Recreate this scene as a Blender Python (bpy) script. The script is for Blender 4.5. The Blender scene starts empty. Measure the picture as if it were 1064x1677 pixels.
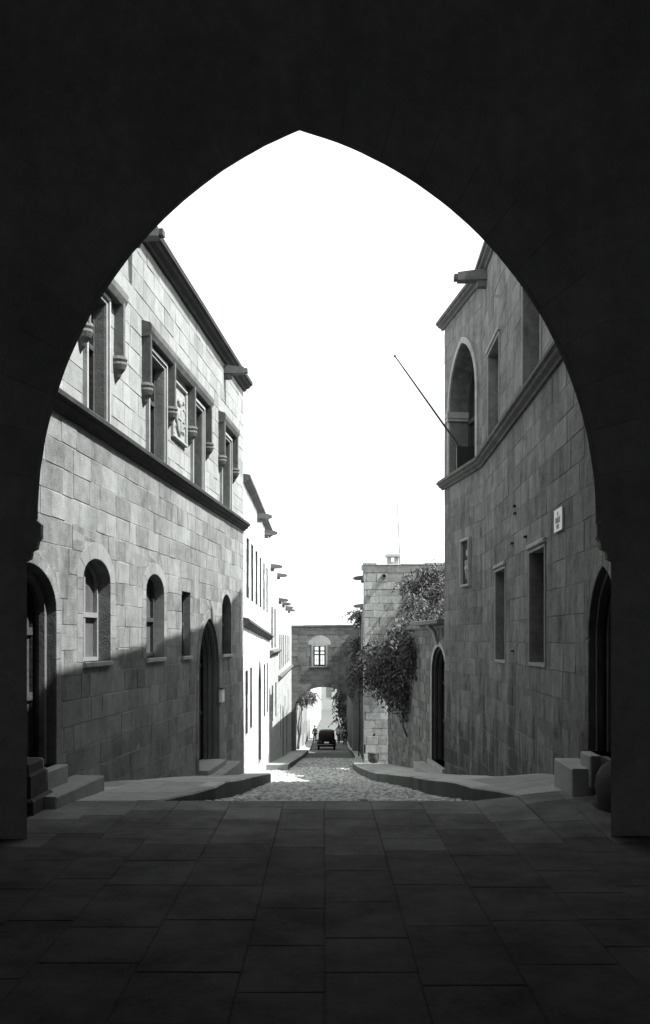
import bpy, math, random
from mathutils import Vector
random.seed(7)
S = bpy.context.scene
COL = S.collection
EYE = 1.6
F, CX, HY = 1500.0, 531.0, 1045.0          # focal length in photo pixels, principal column, horizon row

# ------------------------------------------------------------------ camera, sky, sun, exposure
cam = bpy.data.cameras.new('camera'); camo = bpy.data.objects.new('camera', cam); COL.objects.link(camo)
cam.sensor_fit = 'HORIZONTAL'; cam.sensor_width = 36.0; cam.lens = 36.0*F/1064.0
cam.shift_y = (HY-838.5)/1064.0; cam.shift_x = (532.0-CX)/1064.0
cam.clip_start = 0.1; cam.clip_end = 9000
camo.location = (0, 0, EYE); camo.rotation_euler = (math.pi/2, 0, 0)
S.camera = camo
PHI, EL = math.radians(11), math.radians(52.5)
sdir = Vector((math.cos(PHI)*math.cos(EL), -math.sin(PHI)*math.cos(EL), math.sin(EL)))   # towards the sun
W = bpy.data.worlds.new('World'); S.world = W; W.use_nodes = True
nt = W.node_tree; nt.nodes.clear()
sky = nt.nodes.new('ShaderNodeTexSky'); sky.sky_type = 'NISHITA'; sky.sun_disc = False
sky.sun_elevation = EL; sky.sun_rotation = math.atan2(sdir.x, sdir.y); sky.dust_density = 1.5
bw = nt.nodes.new('ShaderNodeRGBToBW'); bg = nt.nodes.new('ShaderNodeBackground'); wo = nt.nodes.new('ShaderNodeOutputWorld')
tint = nt.nodes.new('ShaderNodeMixRGB'); tint.blend_type = 'MULTIPLY'; tint.inputs[0].default_value = 1; tint.inputs[2].default_value = (.97, 1, .98, 1)
hz = nt.nodes.new('ShaderNodeMath'); hz.operation = 'MAXIMUM'; hz.inputs[1].default_value = 3.6      # bright hazy horizon
nt.links.new(sky.outputs[0], bw.inputs[0]); nt.links.new(bw.outputs[0], hz.inputs[0]); nt.links.new(hz.outputs[0], tint.inputs[1]); nt.links.new(tint.outputs[0], bg.inputs[0])
nt.links.new(bg.outputs[0], wo.inputs[0]); bg.inputs[1].default_value = 0.135
sun = bpy.data.lights.new('sun', 'SUN'); sun.energy = 3.5; sun.angle = math.radians(0.53); sun.color = (.99, 1, .985)
suno = bpy.data.objects.new('sun', sun); COL.objects.link(suno)
suno.rotation_euler = sdir.to_track_quat('Z', 'Y').to_euler(); suno.location = (30, -10, 40)
S.view_settings.view_transform = 'Standard'; S.view_settings.look = 'None'
S.view_settings.exposure = 1.7; S.view_settings.gamma = 1.0; S.view_settings.use_curve_mapping = False
S.cycles.max_bounces = 6; S.cycles.diffuse_bounces = 4

# ------------------------------------------------------------------ materials
def newmat(name):
    m = bpy.data.materials.new(name); m.use_nodes = True
    return m, m.node_tree, m.node_tree.nodes['Principled BSDF']
def grey(v): return (v*.975, v, v*.982, 1)
def plain(name, v, rough=.6, metal=0, spec=.3, bump=0, scale=40, var=.0):
    m, t, b = newmat(name)
    b.inputs['Base Color'].default_value = grey(v); b.inputs['Roughness'].default_value = rough
    b.inputs['Metallic'].default_value = metal; b.inputs['Specular IOR Level'].default_value = spec
    if bump or var:
        g = t.nodes.new('ShaderNodeNewGeometry'); n = t.nodes.new('ShaderNodeTexNoise'); n.inputs['Scale'].default_value = scale; n.inputs['Detail'].default_value = 5
        t.links.new(g.outputs['Position'], n.inputs['Vector'])
        if bump:
            bp = t.nodes.new('ShaderNodeBump'); bp.inputs['Strength'].default_value = bump; bp.inputs['Distance'].default_value = .01
            t.links.new(n.outputs[0], bp.inputs['Height']); t.links.new(bp.outputs[0], b.inputs['Normal'])
        if var:
            r = t.nodes.new('ShaderNodeMapRange'); r.inputs[1].default_value = .3; r.inputs[2].default_value = .7; r.inputs[3].default_value = v*(1-var); r.inputs[4].default_value = v*(1+var)
            t.links.new(n.outputs[0], r.inputs[0]); t.links.new(r.outputs[0], b.inputs['Base Color'])
    return m
def stone(name, lo, hi, wr=.45, wb=.35, ws=.2, rough=.9, bump=.5, grain=55, blotch=1.1, spec=.2, damp=False):
    """weathered masonry: tone per piece, large blotches, rain streaks, fine pitting"""
    m, t, b = newmat(name); N = t.nodes; L = t.links
    g = N.new('ShaderNodeNewGeometry'); oi = N.new('ShaderNodeObjectInfo')
    def math_(op, a, c):
        n = N.new('ShaderNodeMath'); n.operation = op
        for i, v in enumerate((a, c)):
            if isinstance(v, (int, float)): n.inputs[i].default_value = v
            else: L.new(v, n.inputs[i])
        return n.outputs[0]
    def noise(scale, detail=5, vec=None, r=.6):
        n = N.new('ShaderNodeTexNoise'); n.inputs['Scale'].default_value = scale; n.inputs['Detail'].default_value = detail; n.inputs['Roughness'].default_value = r
        L.new(vec if vec is not None else g.outputs['Position'], n.inputs['Vector']); return n.outputs[0]
    rnd = math_('FRACT', math_('ADD', oi.outputs['Random'], g.outputs['Random Per Island']), 0)
    big = noise(blotch, 6); med = noise(7, 5)
    mp = N.new('ShaderNodeMapping'); mp.inputs['Scale'].default_value = (3.5, 3.5, .3); L.new(g.outputs['Position'], mp.inputs[0])
    st = noise(1.3, 5, mp.outputs[0])
    fine = noise(grain, 3)
    def rng(x, a, c):
        r = N.new('ShaderNodeMapRange'); r.inputs[1].default_value = a; r.inputs[2].default_value = c; L.new(x, r.inputs[0]); return r.outputs[0]
    f = math_('ADD', math_('ADD', math_('MULTIPLY', rnd, wr), math_('MULTIPLY', rng(big, .32, .68), wb)), math_('MULTIPLY', rng(st, .3, .7), ws))
    f = math_('ADD', f, math_('MULTIPLY', math_('SUBTRACT', rng(med, .25, .75), .5), .4))
    f = math_('ADD', f, math_('MULTIPLY', math_('SUBTRACT', rng(fine, .25, .75), .5), .3))
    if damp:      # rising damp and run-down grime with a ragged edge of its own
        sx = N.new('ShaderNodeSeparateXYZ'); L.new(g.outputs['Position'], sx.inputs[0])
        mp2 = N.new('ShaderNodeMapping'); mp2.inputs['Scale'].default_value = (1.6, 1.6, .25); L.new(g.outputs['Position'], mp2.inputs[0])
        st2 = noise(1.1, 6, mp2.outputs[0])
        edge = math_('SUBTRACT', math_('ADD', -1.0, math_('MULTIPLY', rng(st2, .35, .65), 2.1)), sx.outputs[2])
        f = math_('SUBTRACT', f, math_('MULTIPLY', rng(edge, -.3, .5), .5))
    r = N.new('ShaderNodeMapRange'); r.inputs[3].default_value = lo; r.inputs[4].default_value = hi; L.new(f, r.inputs[0])
    mx = N.new('ShaderNodeMixRGB'); mx.blend_type = 'MULTIPLY'; mx.inputs[0].default_value = 1; mx.inputs[2].default_value = grey(1.0)
    L.new(r.outputs[0], mx.inputs[1]); L.new(mx.outputs[0], b.inputs['Base Color'])
    b.inputs['Roughness'].default_value = rough; b.inputs['Specular IOR Level'].default_value = spec
    bp = N.new('ShaderNodeBump'); bp.inputs['Strength'].default_value = bump; bp.inputs['Distance'].default_value = .012
    L.new(math_('ADD', math_('MULTIPLY', fine, .6), med), bp.inputs['Height']); L.new(bp.outputs[0], b.inputs['Normal'])
    return m
M = {
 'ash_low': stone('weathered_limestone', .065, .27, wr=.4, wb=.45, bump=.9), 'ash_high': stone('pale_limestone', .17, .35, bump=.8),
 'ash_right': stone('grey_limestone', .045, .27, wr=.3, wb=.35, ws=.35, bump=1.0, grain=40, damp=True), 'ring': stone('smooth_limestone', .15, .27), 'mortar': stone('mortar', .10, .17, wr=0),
 'mortar_light': stone('pale_mortar', .2, .32, wr=0),
 'trim': stone('stained_moulding', .06, .2, wr=.2), 'trim_pale': stone('pale_moulding', .22, .42, wr=.3), 'carving': stone('carved_marble', .2, .42, wr=0),
 'white_wall': stone('limewashed_stone', .38, .68, wr=.2), 'cream_wall': stone('pale_rubble_wall', .28, .52, wr=.2),
 'bridge': stone('grey_rubble', .045, .22, wr=.3, wb=.7, blotch=.45), 'tower': stone('mottled_block', .15, .46, wr=.5, wb=.4, blotch=.8),
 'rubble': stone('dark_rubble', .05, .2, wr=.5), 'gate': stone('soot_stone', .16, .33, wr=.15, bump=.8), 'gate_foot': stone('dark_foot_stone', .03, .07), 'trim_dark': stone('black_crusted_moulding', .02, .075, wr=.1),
 'slab': stone('paving_stone', .025, .08, wr=.12, wb=.8, rough=.9, bump=.35, grain=30, blotch=1.6, spec=.06), 'slab_half_lit': stone('half_lit_paving_stone', .04, .12, wr=.12, wb=.8, rough=.9, bump=.4, grain=30, blotch=1.6, spec=.06), 'slab_lit': stone('lit_paving_stone', .07, .19, wr=.15, wb=.7, rough=.9, bump=.4, grain=30, blotch=1.6, spec=.1), 'walk': stone('pavement_stone', .3, .5, wr=.3, grain=60),  # slab tones: daylight fading into the passage is put into the colour
 'kerb_face': stone('dark_kerb_face', .05, .13), 'kerb': stone('kerb_stone', .2, .36), 'cobble': stone('cobble', .16, .55, wr=.8, wb=.2, ws=0, rough=.7), 'earth': stone('packed_earth', .08, .16, wr=0),
 'ground': stone('dry_ground', .25, .4, wr=0, blotch=.02), 'wood': plain('old_timber', .045, .7, bump=.5, scale=25, var=.4), 'wood_pale': plain('painted_timber', .2, .6, bump=.2, var=.2),
 'glass': plain('window_glass', .03, .12, spec=.5), 'dust_glass': plain('dusty_glass', .09, .3, spec=.4, var=.3, scale=3),
 'leaf': None, 'bark': plain('bark', .07, .9, bump=.8), 'iron': plain('iron', .03, .5, .6), 'paint': plain('black_car_paint', .006, .5, spec=.15), 'rubber': plain('rubber', .012, .8),
 'chrome': plain('dull_chrome', .12, .4, 1), 'pole': plain('weathered_pole', .1, .6), 'sign': plain('white_enamel', .75, .4), 'ink': plain('sign_ink', .05, .6),
 'cloth_dark': plain('dark_cloth', .02, .9), 'cloth_mid': plain('grey_cloth', .12, .9), 'cloth_pale': plain('pale_cloth', .35, .9), 'skin': plain('skin', .25, .6), 'hair': plain('dark_hair', .01, .6), 'paper': plain('white_paint', .8, .6),
}
def leafmat(name, a, b_):
    m, t, b = newmat(name)
    g = t.nodes.new('ShaderNodeNewGeometry'); r = t.nodes.new('ShaderNodeMapRange'); r.inputs[3].default_value = a; r.inputs[4].default_value = b_
    t.links.new(g.outputs['Random Per Island'], r.inputs[0]); t.links.new(r.outputs[0], b.inputs['Base Color'])
    b.inputs['Roughness'].default_value = .55; b.inputs['Specular IOR Level'].default_value = .35
    return m
M['leaf'] = leafmat('leaf', .025, .12); M['leaf_dark'] = leafmat('dark_leaf', .012, .05)
def clearglass():
    m = bpy.data.materials.new('clear_glass'); m.use_nodes = True; t = m.node_tree; t.nodes.clear()
    a = t.nodes.new('ShaderNodeBsdfTransparent'); g = t.nodes.new('ShaderNodeBsdfGlossy'); g.inputs['Roughness'].default_value = .05
    x = t.nodes.new('ShaderNodeMixShader'); x.inputs[0].default_value = .06; o = t.nodes.new('ShaderNodeOutputMaterial')
    t.links.new(a.outputs[0], x.inputs[1]); t.links.new(g.outputs[0], x.inputs[2]); t.links.new(x.outputs[0], o.inputs[0]); return m
M['clear'] = clearglass()

# ------------------------------------------------------------------ object helpers
def tag(o, label=None, cat=None, group=None, kind=None):
    if label: o['label'] = label
    if cat: o['category'] = cat
    if group: o['group'] = group
    if kind: o['kind'] = kind
    return o
def empty(name, loc, label, cat, group=None, rz=0):
    o = bpy.data.objects.new(name, None); o.location = loc; o.rotation_euler = (0, 0, rz); COL.objects.link(o)
    o.empty_display_size = .2
    bpy_inv[o.name] = None
    return tag(o, label, cat, group)
bpy_inv = {}
class MB:
    def __init__(s): s.v = []; s.f = []
    def add(s, vs, fs):
        k = len(s.v); s.v += [tuple(p) for p in vs]; s.f += [tuple(i+k for i in f) for f in fs]
    def box8(s, p):   # p[0..3] bottom ring, p[4..7] top ring
        s.add(p, [(3, 2, 1, 0), (4, 5, 6, 7), (0, 1, 5, 4), (1, 2, 6, 5), (2, 3, 7, 6), (3, 0, 4, 7)])
    def box(s, x0, x1, y0, y1, z0, z1, b=0):
        if b <= 0:
            s.box8([(x0, y0, z0), (x1, y0, z0), (x1, y1, z0), (x0, y1, z0), (x0, y0, z1), (x1, y0, z1), (x1, y1, z1), (x0, y1, z1)])
        else:
            r = [(x0, y0), (x1, y0), (x1, y1), (x0, y1)]; q = [(x0+b, y0+b), (x1-b, y0+b), (x1-b, y1-b), (x0+b, y1-b)]
            s.add([(x, y, z0) for x, y in r]+[(x, y, z1-b) for x, y in r]+[(x, y, z1) for x, y in q],
                  [(3, 2, 1, 0)]+[(i, (i+1) % 4, (i+1) % 4+4, i+4) for i in range(4)]+[(i+4, (i+1) % 4+4, (i+1) % 4+8, i+8) for i in range(4)]+[(8, 9, 10, 11)])
    def rings(s, rings, cap=True, closed=True):
        k = len(s.v); n = len(rings[0])
        for r in rings: s.v += [tuple(p) for p in r]
        for j in range(len(rings)-1):
            for i in range(n if closed else n-1):
                a = k+j*n+i; b = k+j*n+(i+1) % n; s.f.append((a, b, b+n, a+n))
        if cap:
            s.f.append(tuple(k+i for i in reversed(range(n)))); s.f.append(tuple(k+(len(rings)-1)*n+i for i in range(n)))
    def tube(s, pts, rad, n=8):
        rs = []
        pts = [Vector(p) for p in pts]
        if isinstance(rad, (int, float)): rad = [rad]*len(pts)
        for i, p in enumerate(pts):
            d = (pts[min(i+1, len(pts)-1)]-pts[max(i-1, 0)]).normalized()
            a = d.orthogonal().normalized(); b = d.cross(a)
            if rs and a.dot(last) < 0: a, b = -a, -b
            last = a
            rs.append([p+(a*math.cos(t)+b*math.sin(t))*rad[i] for t in [2*math.pi*k/n for k in range(n)]])
        s.rings(rs)
    def build(s, name, mat, parent=None, smooth=False):
        me = bpy.data.meshes.new(name); me.from_pydata(s.v, [], s.f); me.materials.append(M[mat] if isinstance(mat, str) else mat)
        if smooth: me.polygons.foreach_set('use_smooth', [True]*len(me.polygons))
        me.update()
        o = bpy.data.objects.new(name, me); COL.objects.link(o)
        put(o, parent); return o
def origin_of(o):
    l = Vector(o.location)
    while o.parent: o = o.parent; l = l+Vector(o.location)
    return l
def put(o, parent):
    """parent an object whose mesh is written in world coordinates (the parents carry no rotation)"""
    if parent is not None:
        o.parent = parent
        base = origin_of(parent)
        if base.length > 0: o.location = -base

# ------------------------------------------------------------------ profiles of the street
def lerp(tab, d):
    if d <= tab[0][0]: return tab[0][1]
    for (a, va), (b, vb) in zip(tab, tab[1:]):
        if d <= b: return va+(vb-va)*(d-a)/(b-a)
    return tab[-1][1]
G = [(9, 1.6), (12, 2.02), (15, 2.42), (18, 2.84), (21, 3.25), (30, 4.25), (45, 5.95), (60, 7.55), (80, 9.7), (120, 12.6), (180, 14.9), (300, 16.5), (600, 17)]
def zr(d): return EYE-lerp(G, d)                      # road
def zs(d): return zr(d)+max(0, min(.16, (d-9)*.08))   # pavement top
def cs(x, y): return .12*max(0, x-1.5)*max(0, min(1, (14-y)/4))*max(0, min(1, (y-7)/1.5))   # the ground rises towards the right wall
KL = [(9.0, -1.66), (9.6, -1.42), (10.5, -1.20), (12.5, -1.13), (20.6, -1.20)]
KR = [(9.2, 1.93), (10.3, 1.60), (12.5, 1.42), (18.5, 1.36), (22.5, 1.08), (26, .96), (29, .93), (32, .99), (38, 1.22), (45, 1.52), (60, 1.8), (90, 2.2), (180, 2.4)]
KL2 = [(29, -1.15), (60, -1.12), (90, -1.2), (180, -1.3)]

# ------------------------------------------------------------------ 2-D clipping
def clip(poly, a, b, left=True):
    out = []; n = len(poly)
    def sd(p): 
        v = (b[0]-a[0])*(p[1]-a[1])-(b[1]-a[1])*(p[0]-a[0]); return v if left else -v
    for i in range(n):
        p, q = poly[i], poly[(i+1) % n]; sp, sq = sd(p), sd(q)
        if sp >= 0: out.append(p)
        if (sp > 0 and sq < 0) or (sp < 0 and sq > 0):
            t = sp/(sp-sq); out.append((p[0]+(q[0]-p[0])*t, p[1]+(q[1]-p[1])*t))
    return out
def area(p): return .5*sum(p[i][0]*p[(i+1) % len(p)][1]-p[(i+1) % len(p)][0]*p[i][1] for i in range(len(p)))
def diff(poly, conv):
    if len(poly) < 3: return []
    if max(p[0] for p in poly) <= min(p[0] for p in conv) or min(p[0] for p in poly) >= max(p[0] for p in conv) or \
       max(p[1] for p in poly) <= min(p[1] for p in conv) or min(p[1] for p in poly) >= max(p[1] for p in conv): return [poly]
    rem = poly; res = []
    for i in range(len(conv)):
        a, b = conv[i], conv[(i+1) % len(conv)]
        o = clip(rem, a, b, False)
        if len(o) > 2 and abs(area(o)) > 1e-6: res.append(o)
        rem = clip(rem, a, b, True)
        if len(rem) < 3: break
    return res
def diffs(poly, holes):
    ps = [poly]
    for h in holes: ps = [q for p in ps for q in diff(p, h)]
    return ps
def arc_side(u0, um, vs, va, t, n, left):
    """points from the springing to the apex on one side (a pointed arc), offset outwards by t"""
    w = abs(um-u0); h = va-vs
    if h >= w*1.001:
        R = (h*h+w*w)/(2*w); c = R-w     # centre lies c beyond the middle line
        th1 = math.acos(max(-1, min(1, c/(R+t))))
        pts = [((R+t)*math.cos(th1*k/n)-c, (R+t)*math.sin(th1*k/n)) for k in range(n+1)]
    else:
        pts = [((w+t)*math.cos(math.pi/2*k/n), (h+t)*math.sin(math.pi/2*k/n)) for k in range(n+1)]
    return [((um-x) if left else (um+x), vs+y) for x, y in pts]
def arch(u0, u1, vb, vs, va, t=0, n=8, um=None, base=None):
    um = (u0+u1)/2 if um is None else um
    R = arc_side(u1, um, vs, va, t, n, False); Lf = arc_side(u0, um, vs, va, t, n, True)
    vb2 = vb-(t if base is None else base)
    return [(Lf[0][0], vb2), (R[0][0], vb2)]+R+list(reversed(Lf))[1:]     # CCW
def rect(u0, u1, v0, v1, t=0): return [(u0-t, v0-t), (u1+t, v0-t), (u1+t, v1+t), (u0-t, v1+t)]

# ------------------------------------------------------------------ wall frame
class Wall:
    def __init__(s, a, b, nside):   # nside +1: the street lies to the right of a->b ... normal = nside*(dy,-dx)
        s.a = Vector((a[0], a[1])); s.b = Vector((b[0], b[1])); s.L = (s.b-s.a).length; s.d = (s.b-s.a)/s.L
        s.n = Vector((s.d.y, -s.d.x))*nside; s.side = nside
    def p(s, u, z, n=0):
        q = s.a+s.d*u+s.n*n; return Vector((q.x, q.y, z))
    def uz(s, px, py):              # where the sight line of a photo pixel meets this wall
        k = (px-CX)/F
        u = (s.a.x-k*s.a.y)/(k*s.d.y-s.d.x); Y = s.a.y+s.d.y*u
        return u, EYE+(HY-py)/F*Y
    def u(s, px): return s.uz(px, 0)[0]
    def Y(s, u): return s.a.y+s.d.y*u
    def uy(s, Y): return (Y-s.a.y)/s.d.y
    def box(s, mb, u0, u1, z0, z1, n0, n1, b=0):
        c = [(u0, n0), (u1, n0), (u1, n1), (u0, n1)]
        if b:
            q = [(u0+b, n0), (u1-b, n0), (u1-b, n1), (u0+b, n1)]
            mb.rings([[s.p(u, z, n) for u, z in ((u0, z0), (u1, z0), (u1, z1), (u0, z1))] for n in (n0, n1-b)]+[[s.p(u, z, n1) for u, z in ((u0+b, z0+b), (u1-b, z0+b), (u1-b, z1-b), (u0+b, z1-b))]])
        else: mb.box8([s.p(u, z0, n) for u, n in c]+[s.p(u, z1, n) for u, n in c])
    def extrude(s, mb, prof, z0a, z0b, u0, u1, segs=1, wob=0, m0=0, m1=0):
        """moulding: profile [(n,z)] run from u0 to u1; m0, m1 mitre its ends"""
        rs = []
        for k in range(segs+1):
            t = k/segs; w = random.uniform(-wob, wob)
            rs.append([s.p(u0+(u1-u0)*t+(m0*n if k == 0 else 0)+(m1*n if k == segs else 0), z0a+(z0b-z0a)*t+z+w, n+random.uniform(-wob, wob)*.5) for n, z in prof])
        mb.rings(rs)
    def poly_block(s, mb, poly, n0, n1, gap=.004, bev=.007):
        cx = sum(p[0] for p in poly)/len(poly); cy = sum(p[1] for p in poly)/len(poly)
        def shr(g):
            out = []
            for x, y in poly:
                d = math.hypot(x-cx, y-cy) or 1; out.append((x+(cx-x)/d*g*1.3, y+(cy-y)/d*g*1.3))
            return out
        mb.rings([[s.p(u, z, n0) for u, z in shr(gap)], [s.p(u, z, n1-bev*.5) for u, z in shr(gap)], [s.p(u, z, n1) for u, z in shr(gap+bev)]])
    def face(s, mb, poly, n): k = len(mb.v); mb.v += [tuple(s.p(u, z, n)) for u, z in poly]; mb.f.append(tuple(range(k, k+len(poly))))

def block_mesh(w, poly, pieces, h):
    mb = MB(); g = .0035; b = .005
    if pieces is None:
        (u0, z0), (u1, _), (_, z1), _ = poly
        j = lambda: random.uniform(-.006, .006)
        jh = lambda: h+random.uniform(-.003, .003)
        r0 = [(u0+g, z0+g), (u1-g, z0+g), (u1-g, z1-g), (u0+g, z1-g)]
        r1 = [(u0+g+b, z0+g+b), (u1-g-b, z0+g+b), (u1-g-b, z1-g-b), (u0+g+b, z1-g-b)]
        mb.rings([[w.p(u, z, -.002) for u, z in r0], [w.p(u+j(), z+j(), jh()) for u, z in r1]], cap=False)
        mb.f.append((4, 5, 6, 7))
    else:
        (u0, z0), (u1, _), (_, z1), _ = poly
        U0, U1, Z0, Z1 = u0+g, u1-g, z0+g, z1-g
        for q in pieces:
            w.face(mb, q, h)
            for i in range(len(q)):
                a, c = q[i], q[(i+1) % len(q)]
                for k, val in ((0, U0), (0, U1), (1, Z0), (1, Z1)):
                    if abs(a[k]-val) < 1e-5 and abs(c[k]-val) < 1e-5:
                        kk = len(mb.v); mb.v += [tuple(w.p(*a, h)), tuple(w.p(*c, h)), tuple(w.p(*c, -.002)), tuple(w.p(*a, -.002))]; mb.f.append((kk, kk+1, kk+2, kk+3))
    return mb
def ashlar(w, parent, holes, z0, z1, course, lmin, lmax, mat, ground=None, limit=300, matf=None, hvar=.5, u0=0, u1=None, proud=(.002, .008), visible=None):
    """coursed blocks: those showing largest as parts, the rest joined"""
    u1 = w.L if u1 is None else u1; blocks = []
    z = z0
    while z < z1-.02:
        h = min(course*random.uniform(1-.12*hvar*2, 1+.12*hvar*2), z1-z)
        if z1-z-h < .08: h = z1-z
        u = u0-random.uniform(0, lmax)
        while u < u1:
            l = random.uniform(lmin, lmax); a, b = max(u, u0), min(u+l, u1); u += l
            if b-a < .05: continue
            if u1-b < .1: b = u1
            if ground is not None and z+h < ground(w.Y((a+b)/2))-.05: continue
            poly = [(a, z), (b, z), (b, z+h), (a, z+h)]
            shr = [(a+.0035, z+.0035), (b-.0035, z+.0035), (b-.0035, z+h-.0035), (a+.0035, z+h-.0035)]
            ps = diffs(shr, holes)
            if not ps or sum(abs(area(p)) for p in ps) < .004: continue
            full = len(ps) == 1 and abs(abs(area(ps[0]))-abs(area(shr))) < 1e-7
            c = w.p((a+b)/2, z+h/2); px = CX+F*c.x/c.y; py = HY-F*(c.z-EYE)/c.y
            e0, e1 = w.p(a, z), w.p(b, z); wpx = abs(F*e0.x/e0.y-F*e1.x/e1.y); sz = wpx*F*h/c.y
            if not (20 < px < 1050 and py > 60): sz = 0
            if visible and not visible(px, py): sz = 0
            blocks.append((sz, poly, None if full else ps, random.uniform(*proud), c.z))
        z += h
    blocks.sort(key=lambda t: -t[0])
    rest = {}
    for i, (sz, poly, ps, h, cz) in enumerate(blocks):
        mt = matf(cz) if matf else mat
        mb = block_mesh(w, poly, ps, h)
        if i < limit and sz > 0: mb.build('stone', mt, parent)
        else: rest.setdefault(mt, MB()).add(mb.v, mb.f)
    for mt, mb in rest.items(): tag(mb.build('masonry', mt, parent), kind='stuff')
def core(w, parent, holes, z0, z1, mat, name='wall', u0=0, u1=None, step=3.0):
    mb = MB(); u1 = w.L if u1 is None else u1; u = u0
    while u < u1-1e-6:
        e = min(u+step, u1); 
        for q in diffs([(u, z0), (e, z0), (e, z1), (u, z1)], holes): w.face(mb, q, 0)
        u = e
    return mb.build(name, mat, parent)
def mass(parent, pts, back, z0, z1, mat, name='roof'):
    """rear, ends and roof behind a street front; pts along the front, back = x of the rear wall"""
    mb = MB(); p0, p1 = pts[0], pts[-1]
    rear = [(back, p1[1]), (back, p0[1])]
    loop = list(pts)+rear; n = len(loop); k = 0
    mb.v = [(x, y, z0) for x, y in loop]+[(x, y, z1) for x, y in loop]
    for i in range(len(pts)-1, n): j = (i+1) % n; mb.f.append((i, j, j+n, i+n))
    mb.f.append(tuple(range(n, 2*n)))
    return mb.build(name, mat, parent)
def opening(w, parent, outline, depth, name='window', jamb='trim_pale', pane='glass', frame='wood', bars=None, fw=.05, sill=None, pane_name='pane', n0=.003, sillmat='trim_pale'):
    """reveal cut into the wall with a timber frame and panes at the back of it"""
    mb = MB(); n = len(outline)
    mb.v = [tuple(w.p(u, z, n0)) for u, z in outline]+[tuple(w.p(u, z, -depth)) for u, z in outline]
    mb.f = [(i, (i+1) % n, (i+1) % n+n, i+n) for i in range(n)]
    o = mb.build(name, jamb, parent)
    cx = sum(p[0] for p in outline)/n; us = [p[0] for p in outline]; zz = [p[1] for p in outline]
    U0, U1, Z0, Z1 = min(us), max(us), min(zz), max(zz); cz = (Z0+Z1)/2
    p = MB(); w.face(p, outline, -depth+.006); p.build(pane_name, pane, o)
    f = MB()
    sx, sz = 1-2*fw/(U1-U0), 1-2*fw/(Z1-Z0)
    inn = [(cx+(u-cx)*sx, cz+(z-cz)*sz) for u, z in outline]
    f.rings([[w.p(u, z, -depth+.01) for u, z in outline], [w.p(u, z, -depth+.055) for u, z in outline], [w.p(u, z, -depth+.055) for u, z in inn], [w.p(u, z, -depth+.01) for u, z in inn]], cap=False)
    for kind, t, wd in (bars or []):
        if kind == 'v': u = U0+(U1-U0)*t; w.box(f, u-wd/2, u+wd/2, Z0+fw*.5, Z1-(Z1-Z0)*.03, -depth+.012, -depth+.05)
        else: z = Z0+(Z1-Z0)*t; w.box(f, U0+fw*.5, U1-fw*.5, z-wd/2, z+wd/2, -depth+.014, -depth+.06)
    f.build('frame', frame, o)
    if sill:
        s = MB(); w.box(s, U0-sill, U1+sill, Z0-.06, Z0, -depth+.02, .045, .008); s.build('sill', sillmat, o)
    return o
def ring_stones(w, parent, u0, u1, vs, va, t, mat, n=4, um=None, proud=.012, jamb=None, n0=-.002):
    """voussoirs round an arched head, and jamb blocks below the springing down to z = jamb"""
    um = (u0+u1)/2 if um is None else um
    for uu, left in ((u0, True), (u1, False)):
        a = arc_side(uu, um, vs, va, 0.004, n*2, left); b = arc_side(uu, um, vs, va, t, n*2, left)
        for k in range(n):
            i = 2*k; poly = [a[i], a[i+1], a[i+2], b[i+2], b[i+1], b[i]]
            if area(poly) < 0: poly = poly[::-1]
            mb = MB(); w.poly_block(mb, poly, n0, proud, .002, .005); mb.build('voussoir', mat, parent)
        if jamb is not None:
            z = jamb; s = 1 if left else -1
            while z < vs-.02:
                h = min(.27, vs-z); e = uu-s*t
                poly = [(min(uu-s*.004, e), z), (max(uu-s*.004, e), z), (max(uu-s*.004, e), z+h), (min(uu-s*.004, e), z+h)]
                mb = MB(); w.poly_block(mb, poly, n0, proud, .002, .005); mb.build('jamb_stone', mat, parent); z += h
STRING = [(0, 0), (.035, 0), (.05, .03), (.10, .06), (.115, .095), (.15, .11), (.155, .15), (.13, .165), (.12, .185), (0, .21)]
CORN = [(0, 0), (.05, .01), (.07, .05), (.14, .08), (.16, .12), (.20, .13), (.205, .2), (.18, .22), (0, .25)]
def spout(w, u, z, ln, parent, mat='trim', s=1.0, down=.0):
    """stone water spout: a tapering open channel on a small corbel"""
    o = MB(); 
    for (a0, a1, b0, b1) in ((-.09, .09, 0, .04), (-.09, -.055, .04, .14), (.055, .09, .04, .14)):
        r = []
        for n, k in ((-.02, 1.15), (ln*.7, .95), (ln, .85)): r.append([w.p(u+a*k*s, z+b*s*k-down*n, n) for a, b in ((a0, b0), (a1, b0), (a1, b1), (a0, b1))])
        o.rings(r)
    w.box(o, u-.07*s, u+.07*s, z-.09*s, z+.002, -.02, ln*.35, .02)
    w.box(o, u-.06*s, u+.06*s, z+.02*s, z+.10*s, ln-.02, ln+.06)
    return o.build('water_spout', mat, parent)

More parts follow.
